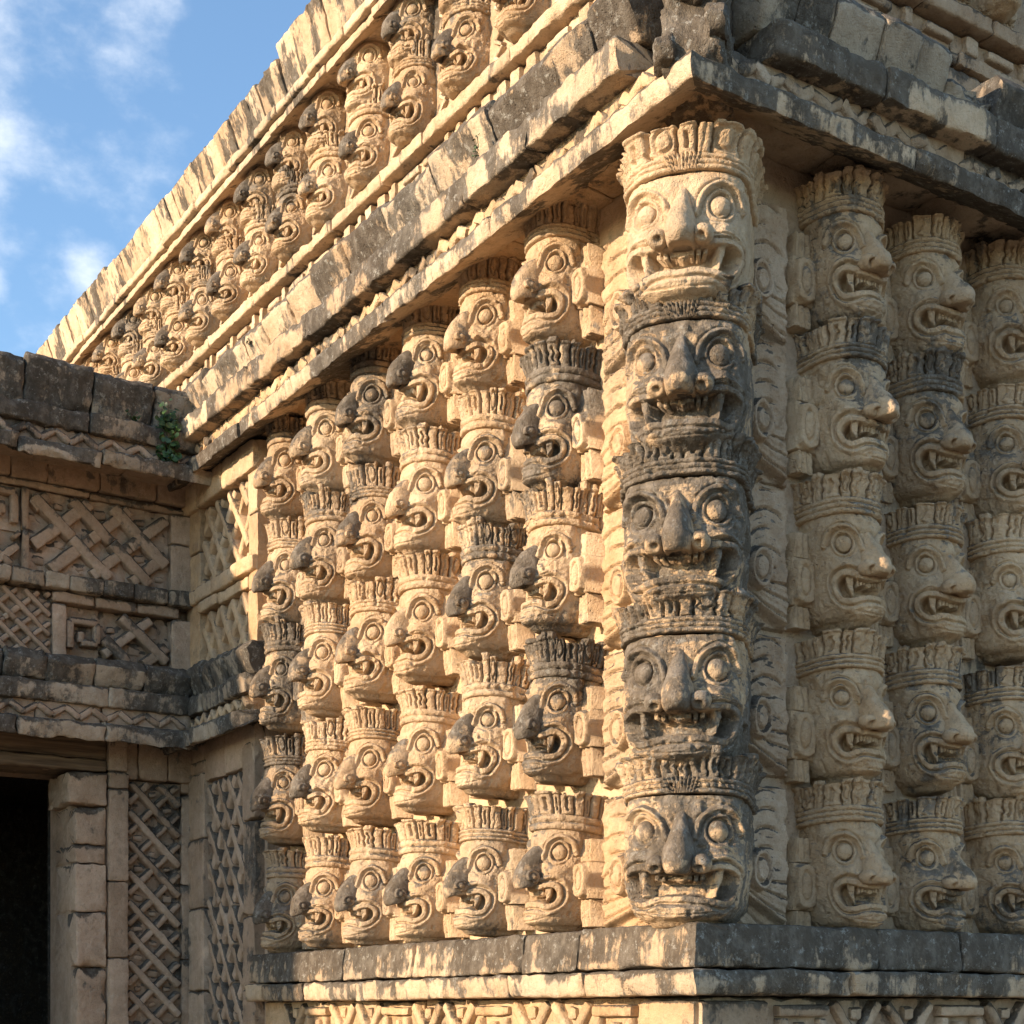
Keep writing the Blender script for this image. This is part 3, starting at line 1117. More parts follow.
def face_mesh(hd, pr, seed):
    r = random.Random(seed)
    H = hd.H
    k = H / .40
    sm_ = hd.smax
    se, ze = pr['eye']
    er = pr.get('er', .030)
    mw = pr['mw']
    nu, nv = 230, 165
    s = np.linspace(-sm_ - hd.back, sm_ + hd.back, nu)
    z = np.linspace(0, H + .012, nv)
    S, Z = np.meshgrid(s, z, indexing='ij')
    A = np.abs(S)
    h = np.zeros_like(S)
    # brow shelf and sunken eye field
    h += .012 * cov(d_line(A, Z, [(0, H - .03), (se + .08, H - .035)]) - .035, .02)
    de = np.sqrt((A - se) ** 2 + ((Z - ze) * 1.0) ** 2)
    h -= .010 * cov(de - er * 1.75, .014)
    h += .010 * cov(np.abs(de - er * 1.42) - .006, .0035)
    h -= .012 * cov(np.abs(de - er * 1.10) - .0035, .003)
    h -= .008 * cov(np.abs(de - er * 1.85) - .002, .003) * cov(-(Z - ze + .2 * er), .01)
    brow = smooth_line([(se - er * 2.4, ze - er * .7), (se - er * 1.7, ze + er * 1.1), (se - er * .1, ze + er * 2.1), (se + er * 1.7, ze + er * 1.4), (se + er * 2.6, ze - er * .1)])
    db = d_line(A, Z, brow)
    h += .015 * cov(db - .009, .005)
    h -= .007 * cov(np.abs(db - .0165) - .003, .003)
    # crow line from the outer eye corner
    crow = smooth_line([(se + er * 1.6, ze), (se + er * 2.6, ze - .004), (se + er * 3.6, ze + .012)])
    h -= .006 * cov(d_line(A, Z, crow) - .002, .003)
    # cheek swell under the eye
    h += .018 * np.exp(-(((A - se * .95) / .055) ** 2 + ((Z - (ze - .085)) / .032) ** 2))
    # mouth
    zu, zl = pr['zu'], pr['zl']
    up = [(0, zu), (mw * .35, zu + .001), (mw * .55, zu + .008), (mw * .8, zu + .010), (mw * .97, zu - .006), (mw, zu - .032), (mw * .92, zl - .002), (mw * .72, zl - .008), (mw * .5, zl), (mw * .2, zl + .004), (0, zl + .003)]
    up = [(x, max(y, .024)) for x, y in up]
    half = smooth_line(up, 6)
    half = [q for q in half]
    poly = half + [(-x, y) for x, y in half[-2:0:-1]]
    Sw = S + .006 * vnoise(np.stack([S, Z, 0 * S + seed], -1), 14, seed)
    Zw = Z + .006 * vnoise(np.stack([S, Z, 0 * S + seed], -1), 14, seed + 5)
    dm = sd_poly(Sw, Zw, poly)
    h += pr.get('lip', .010) * cov(np.abs(dm - .0135) - .0125, .004) * (1 - .45 * cov(Z - zl, .02))
    h -= .009 * cov(np.abs(dm - .0320) - .0045, .0035)
    h += .008 * cov(np.abs(dm - .046) - .008, .006)
    ins = cov(dm, .0035)
    mh = -.075 * ins
    # teeth: a row of incisors under the lip, two fangs, a tongue
    tw = mw * .115
    inc = (np.abs(((A / tw) % 1) - .5) < .42) & (A < mw * .46) & (Z > zu - .022 - .004 * np.cos(A * 90))
    mh = np.where(inc & (dm < 0), np.maximum(mh, -.016), mh)
    fx = mw * .66
    fang = [(fx - .022, zu + .03), (fx + .024, zu + .03), (fx + .017, zu - .02), (fx + .004, zl - .004), (fx - .006, zl + .004), (fx - .016, zu - .02)]
    df = sd_poly(A, Z, fang)
    fr_ = cov(df, .004)
    mh = np.maximum(mh, np.where(dm < .0, -.077 + .070 * fr_, mh))
    tg = np.exp(-((A / (mw * .34)) ** 4)) * cov(Z - (zl + .012), .006)
    mh = np.maximum(mh, np.where(dm < 0, -.075 + .050 * tg, mh))
    h += mh
    # nasal fold running from the nostril to the mouth corner
    fold = smooth_line([(.035, ze - .075), (.075, zu + .045), (mw * .75, zu + .050), (mw + .028, zu + .012), (mw + .034, zl)])
    h -= .008 * cov(d_line(A, Z, fold) - .003, .004)
    # chin crease and chin boss
    h -= .008 * cov(np.abs(Z - (.020 + .05 * (A / mw) ** 2 * .5)) - .0025, .003) * cov(A - mw * .7, .03)
    h += .014 * np.exp(-((A / .09) ** 2 + ((Z - .02) / .03) ** 2))
    ws = hd.prof(Z)
    fade = cov(A - sm_, .02)
    h = h * (.15 + .85 * fade)
    V = hd.surf(S, Z, h, ws)
    W = V + seed * 3.3
    er_ = pr.get('erode', 1.0)
    nn = fbm(W, 11, 3, seed) * .003 * er_ + fbm(W, 50, 3, seed + 4) * .0024 * er_ - pits(W, 36, seed + 9, .55) * .010 * er_ - pits(W, 12, seed + 2, .62) * .018 * er_
    _, _, nx, nd = hd.at(S)
    V = V + np.stack([nx * nn, -nd * nn, fbm(W, 16, 2, seed + 8) * .002], -1)
    # rounded chin underside
    rings = []
    for q, dz in ((.93, -.016), (.78, -.024), (.5, -.028), (.2, -.026)):
        rg = V[:, 0].copy()
        rg[:, 0] *= q
        rg[:, 1] = rg[:, 1] * q
        rg[:, 2] += dz
        rings.append(rg)
    full = np.concatenate([np.stack(rings[::-1], 1), V], 1)
    nv2 = full.shape[1]
    return mesh_np('face', full.reshape(-1, 3), grid_faces(nu, nv2))


def crown_mesh(hd, pr, seed):
    r = random.Random(seed)
    H = hd.H
    bh = pr.get('band', .075)
    ch = pr.get('crown', .125)
    sm_ = hd.smax
    nu, nv = 260, 84
    s = np.linspace(-sm_ - hd.back, sm_ + hd.back, nu)
    q = np.linspace(0, 1, nv)
    S, Q = np.meshgrid(s, q, indexing='ij')
    nl = pr.get('lobes', 11)
    u = (S / (2 * sm_) + .5) * nl
    jit = np.array([r.uniform(-.34, .34) for _ in range(nl + 12)])
    u = u + np.interp(u, np.arange(nl + 12) - 4, jit) + .10 * vnoise(np.stack([S, Q, 0 * S], -1), 9, seed)
    li = np.floor(u).astype(int) + 4
    lu = u - np.floor(u)
    lob_top = np.array([r.uniform(-1, 1) for _ in range(nl + 12)])
    wide = pr.get('wide', False)
    topz = ch * (1 - .10 * (fbm(np.stack([S, 0 * S, 0 * S + seed], -1), 7, 2, seed) > .3)) + .012 * lob_top[np.clip(li, 0, nl + 11)] * (2.0 if pr.get('erode', 1) > 1.2 else 1)
    Zr = Q * (bh + topz)
    h = np.full_like(S, .012)
    inband = cov(Zr - bh, .003)
    nb = pr.get('bands', 3)
    rb = np.abs(np.sin(np.clip(Zr / bh, 0, 1) * pi * nb)) ** .45
    hb = .012 + .013 * rb
    if pr.get('beads'):
        bd = np.abs(np.sin(S * 120)) ** .6 * cov(np.abs(Zr - bh * .5) - bh * .14, .003)
        hb = np.where(np.abs(Zr - bh * .5) < bh * .17, .012 + .016 * bd, hb)
    # front ornament of splayed strokes on the band
    if pr.get('orn'):
        m = (np.abs(S) < .060 + .2 * (Zr - .02)) & (Zr < bh + .01)
        hb = np.where(m, .022 + .010 * np.cos(S / (.045 + .35 * Zr) * 26), hb)
    fl = np.clip((Zr - bh) / ch, 0, 1)
    # plumes: swollen lobes with a deep joint, some with a slot, curling at the top
    groove = cov(.5 - np.abs(lu - .5) - .075, .05)
    slotsel = np.array([r.random() for _ in range(nl + 12)])[np.clip(li, 0, nl + 11)]
    slot = cov(np.abs(lu - .5) - .09, .05) * cov(np.abs(fl - .45) - .28, .05) * (slotsel < .32)
    scroll = np.abs(np.sqrt(((lu - .5) * 1.1) ** 2 + ((fl - .55) * .75) ** 2) - .27)
    scr = cov(scroll - .05, .04) * (slotsel > .8)
    lift = np.array([r.uniform(-.006, .008) for _ in range(nl + 12)])[np.clip(li, 0, nl + 11)]
    hc = .006 + hd.flare * fl ** 1.4 + lift + .012 * np.sin(np.clip(lu, 0, 1) * pi) ** .5 - .024 * groove - .020 * slot - .012 * scr
    hc = hc - .008 * cov(np.abs(lu - .35 - .2 * fl) - .05, .05) * (slotsel > .32) * (slotsel < .6) + .008 * cov(np.abs(fl - .95) - .06, .03)
    h = np.where(Zr < bh, hb, hc * (1 - inband) + hb * inband)
    Z = H - .004 + Zr
    ws = np.full_like(S, .945)
    V = hd.surf(S, Z, h, ws)
    V[..., 2] = Z + .016 * np.cos(S / sm_ * 1.5) * pr.get('arch', 1.0)
    W = V + seed * 2.1
    er_ = pr.get('erode', 1.0)
    nn = fbm(W, 12, 3, seed) * .0042 * er_ + fbm(W, 50, 3, seed + 4) * .0026 * er_ - pits(W, 30, seed + 9, .5) * .012 * er_ - pits(W, 10, seed + 1, .45) * .022 * np.clip(er_ - .6, 0, 2) * fl
    _, _, nx, nd = hd.at(S)
    V = V + np.stack([nx * nn, -nd * nn, fbm(W, 18, 2, seed + 8) * .004 * fl], -1)
    rings = []
    for f, dz in ((.90, .002), (.6, -.012), (.15, -.016)):
        rg = V[:, -1].copy()
        rg[:, 0] *= f
        rg[:, 1] *= f
        rg[:, 2] = rg[:, 2] * (.3 + .7 * (f > .7)) + (1 - (.3 + .7 * (f > .7))) * (H + bh + ch) + dz
        rings.append(rg)
    bot = V[:, 0].copy()
    bot[:, :2] *= .9
    full = np.concatenate([bot[:, None], V, np.stack(rings, 1)], 1)
    return mesh_np('headdress', full.reshape(-1, 3), grid_faces(nu, full.shape[1]))


def tube(path, radii_x, radii_n, nseg=28, seed=1, amp=.003):
    """closed loft along a path in the y-z plane; sections are ellipses (x, in-plane normal)"""
    P = np.array(smooth_line(path, 7))
    t = np.linspace(0, 1, len(P))
    tk = np.linspace(0, 1, len(path))
    rx, rn = np.interp(t, tk, radii_x), np.interp(t, tk, radii_n)
    T = np.gradient(P, axis=0)
    T /= np.linalg.norm(T, axis=1)[:, None] + 1e-9
    Nn = np.stack([-T[:, 1], T[:, 0]], -1)
    an = np.linspace(0, 2 * pi, nseg, endpoint=False)
    X = rx[:, None] * np.cos(an)[None]
    Q = rn[:, None] * np.sin(an)[None]
    Y = P[:, 0][:, None] + Nn[:, 0][:, None] * Q
    Z = P[:, 1][:, None] + Nn[:, 1][:, None] * Q
    V = np.stack([X, Y, Z], -1)
    n, m = len(P), nseg
    F = [[i * m + j, i * m + (j + 1) % m, (i + 1) * m + (j + 1) % m, (i + 1) * m + j] for i in range(n - 1) for j in range(m)]
    VV = list(V.reshape(-1, 3))
    for i in (0, n - 1):
        VV.append(V[i].mean(0))
        c = len(VV) - 1
        F += [[i * m + j, i * m + (j + 1) % m, c] for j in range(m)]
    return np.array(VV), F


def ball(c, r, nu=26, nv=18):
    th = np.linspace(0, pi, nv)
    ph = np.linspace(0, 2 * pi, nu, endpoint=False)
    T, Pp = np.meshgrid(th, ph, indexing='ij')
    V = np.stack([c[0] + r[0] * np.sin(T) * np.cos(Pp), c[1] + r[1] * np.sin(T) * np.sin(Pp), c[2] + r[2] * np.cos(T)], -1)
    F = [[i * nu + j, i * nu + (j + 1) % nu, (i + 1) * nu + (j + 1) % nu, (i + 1) * nu + j] for i in range(nv - 1) for j in range(nu)]
    return V.reshape(-1, 3), F


def rough(V, seed, amp):
    W = V + seed * 1.7
    return V + np.stack([fbm(W + c * 13, 20, 3, seed + c) * amp for c in range(3)], -1)


NOSE = {
    'hook': [(.046, -.005, .028, 0), (.034, .022, .036, 0), (.004, .052, .043, 0), (-.034, .076, .050, .002), (-.076, .094, .054, .004), (-.114, .101, .056, .010), (-.144, .096, .053, .020),
             (-.160, .074, .045, .020), (-.151, .040, .036, .008), (-.132, -.01, .034, 0)],
    'broad': [(.058, 0, .016, 0), (.042, .014, .023, 0), (.004, .036, .032, 0), (-.036, .062, .043, .002), (-.074, .088, .053, .004), (-.106, .096, .055, .006), (-.130, .082, .048, .008),
              (-.137, .045, .038, .004), (-.127, -.01, .034, 0)],
    'wedge': [(.085, 0, .015, 0), (.065, .018, .022, 0), (.010, .050, .036, 0), (-.045, .082, .052, .002), (-.098, .106, .062, .004), (-.132, .108, .060, .008), (-.156, .086, .050, .010),
              (-.160, .042, .038, .004), (-.146, -.01, .034, 0)]}


def nose_mesh(hd, pr, seed):
    """kind 'hook': big drooping snout; 'broad': blunt nose; 'wedge': long wedge with nostril wings"""
    kind = pr['nose']
    ze = pr['eye'][1]
    r = random.Random(seed)
    P = pr.get('np', 1.0)
    rows = np.array(NOSE[kind])
    if kind == 'hook':
        rows = rows * np.array([.90, 1, .95, 1])
    k = len(rows)
    tt = np.linspace(0, k - 1, 46)
    ip = np.array(smooth_line([tuple(q[:2]) for q in rows], 8))
    iq = np.array(smooth_line([tuple(q[2:]) for q in rows], 8))
    n = len(ip)
    th = np.linspace(-.35, pi + .35, 34)
    dz, PP_, w_, dr = ip[:, 0][:, None], ip[:, 1][:, None] * P, iq[:, 0][:, None], iq[:, 1][:, None]
    st = np.sin(th)[None]
    ct = np.cos(th)[None]
    zz = ze + dz - dr * np.clip(st, 0, 1) + 0 * ct
    front = -hd.surf(np.zeros(n), ze + ip[:, 0], 0)[:, 1][:, None]
    x = w_ * np.sign(ct) * np.abs(ct) ** .9
    y = -(front - .035 + (PP_ + .035) * np.sign(st) * np.abs(st) ** .68)
    V = np.stack([x, y, zz], -1)
    mb = MB()
    m = len(th)
    VV = rough(V.reshape(-1, 3), seed, .0035) - pits(V.reshape(-1, 3) + seed, 40, seed, .5)[:, None] * np.array([0, -.006, 0])
    mb.add(VV, grid_faces(n, m))
    sp = {'hook': (.050, .034, -.108, (.021, .035, .031)), 'broad': (.056, .030, -.110, (.028, .042, .030)), 'wedge': (.084, .024, -.128, (.040, .048, .036))}[kind]
    zb = ze + sp[2]
    fy = -float(hd.surf(np.zeros(1), np.array([zb]), 0)[0, 1])
    for sx in (-1, 1):
        c = np.array([sx * sp[0], -(fy + sp[1]), zb])
        V, F = ball(c, sp[3])
        if kind == 'hook':      # a curled nostril: ring groove on the cheek side
            q = np.sqrt(((V[:, 1] - c[1]) / sp[3][1]) ** 2 + ((V[:, 2] - c[2]) / sp[3][2]) ** 2)
            V[:, 0] -= sx * (.010 * np.exp(-((q - .55) / .16) ** 2))
            dv = np.linalg.norm(V - np.array([c[0], c[1] - .012, c[2] - .03]), axis=1)
            V[:, 2] += .016 * np.exp(-(dv / .014) ** 2)
        else:
            dv = np.linalg.norm(V - np.array([c[0] - sx * .002, c[1] - sp[3][1] * .75, c[2] - sp[3][2] * .6]), axis=1)
            V = V + np.array([0, .7, .7]) * (.030 * np.exp(-(dv / .013) ** 2))[:, None]
        mb.add(rough(V, seed + 2, .003), F)
    return mesh_np('nose', np.concatenate(mb.V), mb.F, True, True)


def eye_mesh(hd, pr, seed, sx):
    se, ze = pr['eye']
    er = pr.get('er', .030)
    x, d, nx, nd = hd.at(np.array(sx * se))
    w = float(hd.prof(np.array(ze)))
    c = np.array([float(x) * w + float(nx) * -.016, -(float(d) * (.45 + .55 * w + hd.shear * (.5 - ze / hd.H)) + float(nd) * -.016 + hd.cy), ze])
    V, F = ball((0, 0, 0), (er * .98, er * .98, er * .98), 24, 16)
    n = np.array([float(nx), -float(nd), 0])
    V = V - np.outer(V @ n, n) * .30
    V = rough(V + c, seed, .0028)
    return mesh_np('eye', V, F, True, True)


def ear_mesh(hd, pr, seed, sx):
    """ear flare: an upright rounded plate with ring and boss, a strip above and a pendant below, standing off the wall"""
    r = random.Random(seed)
    w_, h_, dp = pr.get('ear', (.055, .085, .10))
    cx = sx * (hd.a + w_ * .62)
    cz = pr.get('earz', .155)
    mb = MB()

    def fr(t, p, z):
        return np.stack([t, -p - hd.cy * .0, z], -1)

    def hf(T, Z):
        u, v = (T - cx) / w_, (Z - cz) / h_
        q = np.maximum(np.abs(u), np.abs(v)) * .55 + np.sqrt(u * u + v * v) * .45
        e = .03 * cov(q - .95, .06) - .03
        rr = np.sqrt((u * 1.15) ** 2 + (v * .95) ** 2)
        e = e - .012 * cov(np.abs(rr - .58) - .07, .05) + .006 * np.exp(-(rr / .33) ** 4)
        W = np.stack([T, Z, 0 * T + seed], -1)
        return e + .004 * fbm(W, 20, 3, seed)
    mb.plate(fr, cx - w_, cx + w_, cz - h_, cz + h_, -.12, dp, 36, 50, hf)

    def hp(T, Z):
        W = np.stack([T, Z, 0 * T + seed], -1)
        return .010 * np.abs(np.sin((T - cx) * 95 + (Z - cz) * 12)) + .006 * fbm(W, 14, 3, seed + 1)
    z2 = cz - h_ - .004
    mb.plate(fr, cx - w_ * .75, cx + w_ * .8, max(-.02, z2 - .12), z2, -.12, dp * .35, 24, 30, hp)
    z3 = cz + h_ + .004
    mb.plate(fr, cx - w_ * .72, cx + w_ * .72, z3, z3 + .10, -.12, dp * .35, 24, 26, hp)
    return mesh_np('ear_flare', np.concatenate(mb.V), mb.F, True, True)


def make_mask(name, hd, pr, seed, mats, ears=(-1, 1)):
    """returns list of (part name, mesh, material, extra patina)"""
    mf, mn = mats
    parts = [('face', face_mesh(hd, pr, seed), mf, 0.0), ('headdress', crown_mesh(hd, pr, seed + 1), mf, pr.get('crown_pat', .08)),
             ('nose', nose_mesh(hd, pr, seed + 2), mn, pr.get('nose_pat', 0.0))]
    for sx in (-1, 1):
        parts.append(('eye', eye_mesh(hd, pr, seed + 3, sx), mf, 0.0))
    for sx in ears:
        parts.append(('ear_flare', ear_mesh(hd, pr, seed + 4, sx), mf, -.05))
    for nme, me, mt, _ in parts:
        me.materials.append(mt)
    return parts


def place_mask(name, parts, loc, rz, label, group, sc=1.0, patina=0.0, tilt=(0, 0), nose_extra=0.0, wide=1.0):
    root = empty(name, loc, rz)
    root.rotation_euler = (tilt[0], tilt[1], rz)
    root.scale = (sc * wide, sc, sc)
    tag(root, label, 'carved mask', group)
    tone = rng.uniform(-.14, .10)
    for nme, me, mt, pt in parts:
        o = bpy.data.objects.new(nme, me)
        COL.objects.link(o)
        o.parent = root
        o['patina'] = float(patina + pt + (nose_extra if nme == 'nose' else 0))
        o['tone'] = tone
    return root


HL = Head(.147, .205, .15, .88, H=.42, shear=.30, jaw=.74, flare=.026)
HR = Head(.168, .222, .06, .86, H=.425, shear=.24, jaw=.78)
HC = Head(.232, .225, .26, .74, cy=.03, H=.455, shear=.26, jaw=.84, flare=.034)
LEFTV, RIGHTV, CORNV = [], [], []
for v in range(8):
    r = random.Random(100 + v)
    LEFTV.append(make_mask('l', HL, dict(eye=(r.uniform(.116, .128), r.uniform(.308, .328)), er=r.uniform(.029, .035), mw=r.uniform(.132, .156), zu=r.uniform(.152, .166), zl=r.uniform(.098, .112),
                                         lip=.0075, nose='hook', np=r.uniform(.86, 1.02), lobes=r.choice((11, 12, 13)), band=r.uniform(.055, .068), crown=r.uniform(.095, .115), bands=r.choice((2, 3)),
                                         erode=r.uniform(.8, 1.5), nose_pat=.30, crown_pat=r.uniform(.05, .18), ear=(.046, .080, .085), earz=.20), 300 + v * 11, (M_MASK, M_MASK)))
for v in range(5):
    r = random.Random(200 + v)
    RIGHTV.append(make_mask('r', HR, dict(eye=(r.uniform(.118, .130), r.uniform(.308, .322)), er=r.uniform(.030, .035), mw=r.uniform(.150, .172), zu=r.uniform(.148, .162), zl=r.uniform(.09, .102),
                                          nose='broad', np=r.uniform(1.08, 1.28), lobes=r.choice((9, 10, 11)), band=r.uniform(.058, .070), crown=r.uniform(.085, .105), bands=3,
                                          erode=r.uniform(.9, 1.35), nose_pat=-.1, crown_pat=.1, ear=(.056, .098, .06), earz=.17), 500 + v * 13, (M_MASK, M_MASK)))
for v in range(5):
    r = random.Random(400 + v)
    CORNV.append(make_mask('c', HC, dict(lip=.013, eye=(.150, .335), er=.041, mw=.238, zu=.176 + r.uniform(-.006, .006), zl=.086, nose='wedge', np=r.uniform(1.0, 1.15),
                                         lobes=(9, 12, 13, 12, 13)[v], band=.060, crown=(.10, .08, .085, .085, .09)[v], bands=3, orn=v in (0, 1, 4), beads=v == 4,
                                         erode=(.9, 1.25, 1.7, 1.6, 1.5)[v], nose_pat=-.12, crown_pat=.02, arch=1.5), 700 + v * 17, (M_MASK, M_MASK), ears=()))

ROWW = ('top', 'second', 'third', 'fourth', 'bottom')
COLW = ('first', 'second', 'third', 'fourth', 'fifth', 'sixth')
# sunlit facade: six columns of five
LY = (.825, 1.39, 1.955, 2.505, 3.045, 3.57)
LZ = (4.545, 3.935, 3.335, 2.70, 2.065)
for ci, y in enumerate(LY):
    for ri, z in enumerate(LZ):
        v = (ci * 3 + ri * 5 + (ci * ri) % 3) % 8
        pt = rng.uniform(-.10, .05)
        if (ci, ri) == (0, 1):
            pt = .34
        if ci == 0 and ri in (2, 3):
            pt = .12
        if (ci, ri) in ((5, 3), (5, 2), (4, 4)):
            pt = .18  # shade of the wing on these masks, added as darker patina
        place_mask('stone_mask', LEFTV[v], (-.06, y + rng.uniform(-.012, .012), z + rng.uniform(-.01, .01)), R(-90) + rng.uniform(-.05, .05),
                   'sunlit hook-nosed mask, %s of five in the %s column from the corner' % (ROWW[ri], COLW[ci]),
                   'hook-nosed masks on the sunlit wall', patina=pt, tilt=(rng.uniform(-.02, .02), rng.uniform(-.025, .025)), sc=rng.uniform(.945, .975), nose_extra=rng.uniform(-.12, .12))
# shaded facade
RX = (.655, 1.16, 1.665, 2.17)
RZ = (4.455, 3.87, 3.265, 2.64, 2.04)
for ci, x in enumerate(RX):
    for ri, z in enumerate(RZ):
        v = (ci * 3 + ri * 2 + ri // 2) % 5
        pt = rng.uniform(-.05, .12)
        if (ci, ri) in ((1, 1), (1, 3)):
            pt = .10
        place_mask('stone_mask', RIGHTV[v], (x + rng.uniform(-.01, .01), -.035 if ci == 0 else .0, z + rng.uniform(-.01, .01)), rng.uniform(-.04, .04),
                   'shaded broad-nosed mask, %s of five in the %s column from the corner' % (ROWW[ri], COLW[ci]),
                   'broad-nosed masks on the shaded wall', patina=pt, tilt=(rng.uniform(-.02, .02), rng.uniform(-.02, .02)), sc=rng.uniform(.955, .985))


# corner column with feathered side panels
def feather_panel(fr, t0, t1, z0, z1, seed, fc):
    """plumes fanning from an ear flare; dirn=+1 when the mask lies at smaller t"""
    mb = MB()
    tw = t1 - t0
    cx, cz = t0 + tw * .05, z0 + (z1 - z0) * .42

    def hf(T, Z):
        u = (T - t0) / tw
        v = (Z - z0) / (z1 - z0)
        x, y = u - .02, (v - .42) * 2.6
        rr = np.sqrt(x * x + y * y) + 1e-6
        e = np.zeros_like(T)
        # upper plumes: arched strokes stacked up the panel
        wave = (v * 7.5 + 1.6 * (u - fc - .1) ** 2 * 2.2 - .9 * np.sqrt(np.clip(u, 0, 1)) * np.sign(.42 - v) * -1.2 + .5 * (u - .5) ** 2 * 4)
        wid = np.floor(wave)
        rid = np.abs((wave % 1) - .5)
        ext = .20 + .08 * np.sin(wid * 2.7 + seed)
        cen_ = fc + .12 + .08 * np.sin(wid * 4.1 + seed)
        e += (-.014 * cov(rid - .07, .06) + .003 * (wave % 1)) * cov(np.abs(u - cen_) - ext, .07)
        # lower plumes hang outward and down
        wl = (np.arctan2(-y, x + .25) * 4.2 + rr * .6)
        rl = np.abs((wl % 1) - .5)
        low = cov(v - .36, .03)
        e = e * (1 - low) + low * (-.014 * cov(rl - .08, .07) + .004 * (wl % 1))
        # outline: scalloped outer edge, cut-away foot
        edge = u - (.93 - .05 * np.abs(np.sin(v * 15)))
        e -= .045 * cov(-edge, .02)
        foot = (.13 - v) + .25 * (.5 - u)
        e -= .05 * cov(-foot, .02)
        e -= .035 * cov(v - .02, .01) + .035 * cov(.985 - v, .01)
        # ear flare
        q = np.sqrt(((T - (t0 + tw * fc)) / .058) ** 2 + ((Z - (z0 + (z1 - z0) * .40)) / .088) ** 2)
        e = np.where(q < 1.02, .042 * cov(q - .94, .07) - .018 * cov(np.abs(q - .58) - .09, .06), e)
        W = np.stack([T, Z, 0 * T + seed], -1)
        return e + .005 * fbm(W, 8, 3, seed) + .0025 * fbm(W, 45, 3, seed + 2) - .010 * pits(W, 22, seed + 3, .6)
    mb.plate(fr, t0, t1, z0, z1, -.03, .070, int(tw / .0045), int((z1 - z0) / .0045), hf)
    return mb


CZ = (4.285, 3.705, 3.115, 2.545, 2.035)
CZ = (4.335, 3.79, 3.215, 2.63, 2.035)
CPAT = (-.16, .32, .44, .42, .40)
CLAB = ('pale corner mask at the top of the corner stack, under the jutting cornice', 'grey corner mask with fanned browband, second from top of the corner stack',
        'dark crusted corner mask at the middle of the corner stack', 'blackened corner mask with a long wedge nose, fourth from top of the corner stack',
        'corner mask with a beaded headband at the foot of the corner stack, on the ledge')
for ri, z in enumerate(CZ):
    root = place_mask('corner_mask', CORNV[ri], (.0, .0, z), R(-45 - 2), CLAB[ri], 'corner masks', patina=CPAT[ri], tilt=(0, rng.uniform(-.02, .02)))
    root.location = (-.080 + rng.uniform(-.006, .006), -.005 + rng.uniform(-.006, .006), z)
    bpy.context.view_layer.update()
    inv = root.matrix_world.inverted()
    for fr, a, b, sd in ((frame_left, .17, .62, 0), (frame_right, .10, .40, 1)):
        fmb = feather_panel(fr, a, b, z - .005, z + .56, 40 + ri * 2 + sd, .56 if sd == 0 else .36)
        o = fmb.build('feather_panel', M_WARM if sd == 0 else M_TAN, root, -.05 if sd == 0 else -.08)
        o.matrix_parent_inverse = inv

# upper storey: two rows of smaller snouted masks
ULY = (2.0, 2.60, 3.24, 3.87, 4.47, 5.07, 5.63, 6.22, 6.78, 7.34, 7.92, 8.46, 9.02, 9.60, 10.16, 10.7)
ORD = ('first', 'second', 'third', 'fourth', 'fifth', 'sixth', 'seventh', 'eighth', 'ninth', 'tenth', 'eleventh', 'twelfth', 'thirteenth', 'fourteenth', 'fifteenth', 'sixteenth')
for ri, (z, rn) in enumerate(((7.62, 'top'), (7.155, 'lower'))):
    nn_ = 0
    for ci, y in enumerate(ULY):
        # masks wholly above the frame or hidden by the wing are left out
        if (ri == 0 and y < 3.0) or (ri == 1 and y < 2.4):
            continue
        place_mask('stone_mask', [q for q in LEFTV[(ci * 3 + ri * 5) % 8] if q[0] != 'ear_flare'], (.94, y + rng.uniform(-.01, .01), z), R(-90) + rng.uniform(-.04, .04),
                   'upper-storey snouted mask, %s in the %s row counted from the near end' % (ORD[nn_], rn),
                   'masks on the sunlit upper storey', patina=rng.uniform(-.1, .05), sc=.96, nose_extra=.06, wide=1.2)
        nn_ += 1
for ci, x in enumerate((2.12, 2.70)):
    place_mask('stone_mask', RIGHTV[(ci + 2) % 5], (x, .94, 6.955), 0, ('shaded upper-storey mask nearest the broken cap stones', 'shaded upper-storey mask half cut off above the weathered ledge')[ci],
               'masks on the shaded upper storey', sc=.9, patina=.05)
# strips of small zigzag stones between the upper columns
for y0, y1 in zip(ULY[:-1], ULY[1:]):
    mb = MB()
    m = (y0 + y1) / 2
    for k in range(9):
        z = 7.18 + k * .10
        mb.bar(frame_up_left, m - .035, z, m + .035, z + .045, .03, -.01, .045)
        mb.bar(frame_up_left, m + .035, z + .05, m - .035, z + .095, .03, -.01, .041)
    mb.build('zigzag_strip', M_PALE, bld)


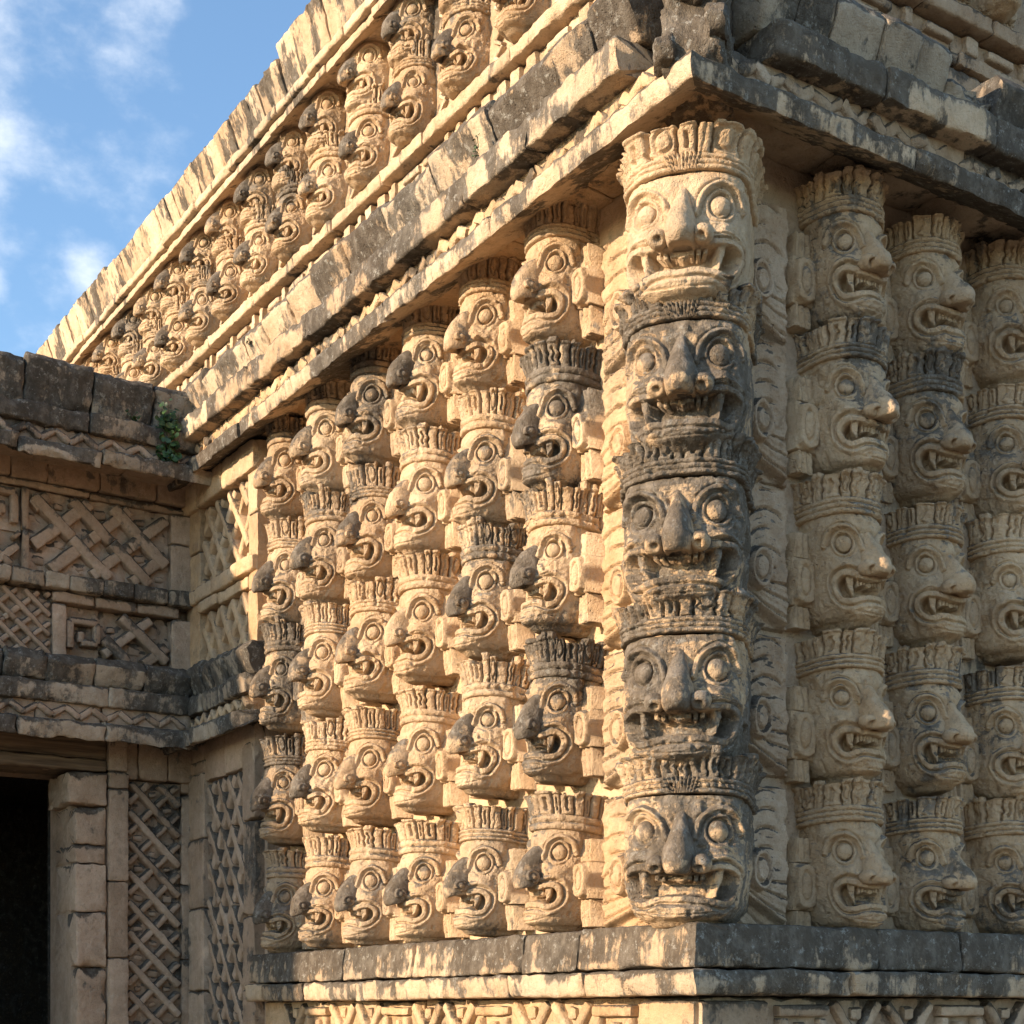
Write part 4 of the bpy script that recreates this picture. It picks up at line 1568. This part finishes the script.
# ------------------------------------------------------------------ plants rooted in the joints
def leafy(name, c, n, rad, size, label, seed, nrm):
    r = random.Random(seed)
    root = empty(name, c)
    tag(root, label, 'plant')
    st, lf = MB(), MB()
    nrm = np.array(nrm, float)
    for i in range(n):
        a = r.uniform(0, 2 * pi)
        q = r.uniform(.1, 1) ** .6
        tip = np.array([cos(a) * rad[0] * q, sin(a) * rad[1] * q, r.uniform(-1, 1) * rad[2]]) + nrm * rad[0] * .5
        base = np.array([0, 0, -rad[2] * .2 + r.uniform(-.5, .5) * rad[2]])
        d = tip - base
        side = np.cross(d, (0, 0, 1.0))
        side /= np.linalg.norm(side) + 1e-6
        V = []
        for t in (0, .5, 1):
            p = base + d * t + np.array([0, 0, .25 * rad[2] * t * (1 - t)])
            for s_ in (-1, 1):
                V.append(p + side * .0016 * s_)
            V.append(p + np.array([0, 0, .003]))
        F = []
        for k in range(2):
            for j in range(3):
                F.append([k * 3 + j, k * 3 + (j + 1) % 3, k * 3 + 3 + (j + 1) % 3, k * 3 + 3 + j])
        st.add(V, F)
        for m in range(r.randint(2, 4)):
            p = base + d * r.uniform(.6, 1.05) + np.array([r.uniform(-1, 1) for _ in range(3)]) * size * .9
            n0 = np.array([r.uniform(-.6, .6) + nrm[0], r.uniform(-.6, .6) + nrm[1], r.uniform(.1, 1.0)])
            n0 /= np.linalg.norm(n0)
            e1 = np.cross(n0, [r.uniform(-1, 1), r.uniform(-1, 1), .2])
            e1 /= np.linalg.norm(e1) + 1e-6
            e2 = np.cross(n0, e1)
            sz = size * r.uniform(.55, 1.15)
            L_ = [p]
            for k in range(9):
                an = k / 9 * 2 * pi
                L_.append(p + sz * (e1 * cos(an) * (1 + .15 * cos(2 * an)) + e2 * sin(an) * .8) + n0 * sz * .25 * cos(an) ** 2)
            lf.add(L_, [[0, k + 1, (k + 1) % 9 + 1] for k in range(9)])
    st.build('stems', M_LEAF, root, fix=False)
    lf.build('leaves', M_LEAF, root, fix=False)
    return root


leafy('corner_plant', (-.50, YW - .40, 5.22), 80, (.075, .09, .17), .020, 'small round-leaved green plant growing from the inner corner of the wing cornice', 5, (-.3, -.8, .2))
leafy('moss_tuft', (-.40, 1.02, 5.40), 9, (.02, .02, .045), .007, 'small green tuft in a joint of the sunlit cap stones near the corner', 8, (-1, 0, .2))
leafy('moss_tuft', (-.36, 3.55, 5.52), 10, (.02, .03, .035), .009, 'small green tuft growing on the sunlit cap stones towards the wing', 9, (-1, 0, .3))
leafy('ledge_weed', (-.72, YW - .40, 5.30), 8, (.05, .03, .03), .010, 'low green weed sprouting on the dark wing ledge below its cap stones', 11, (0, -.6, .5))
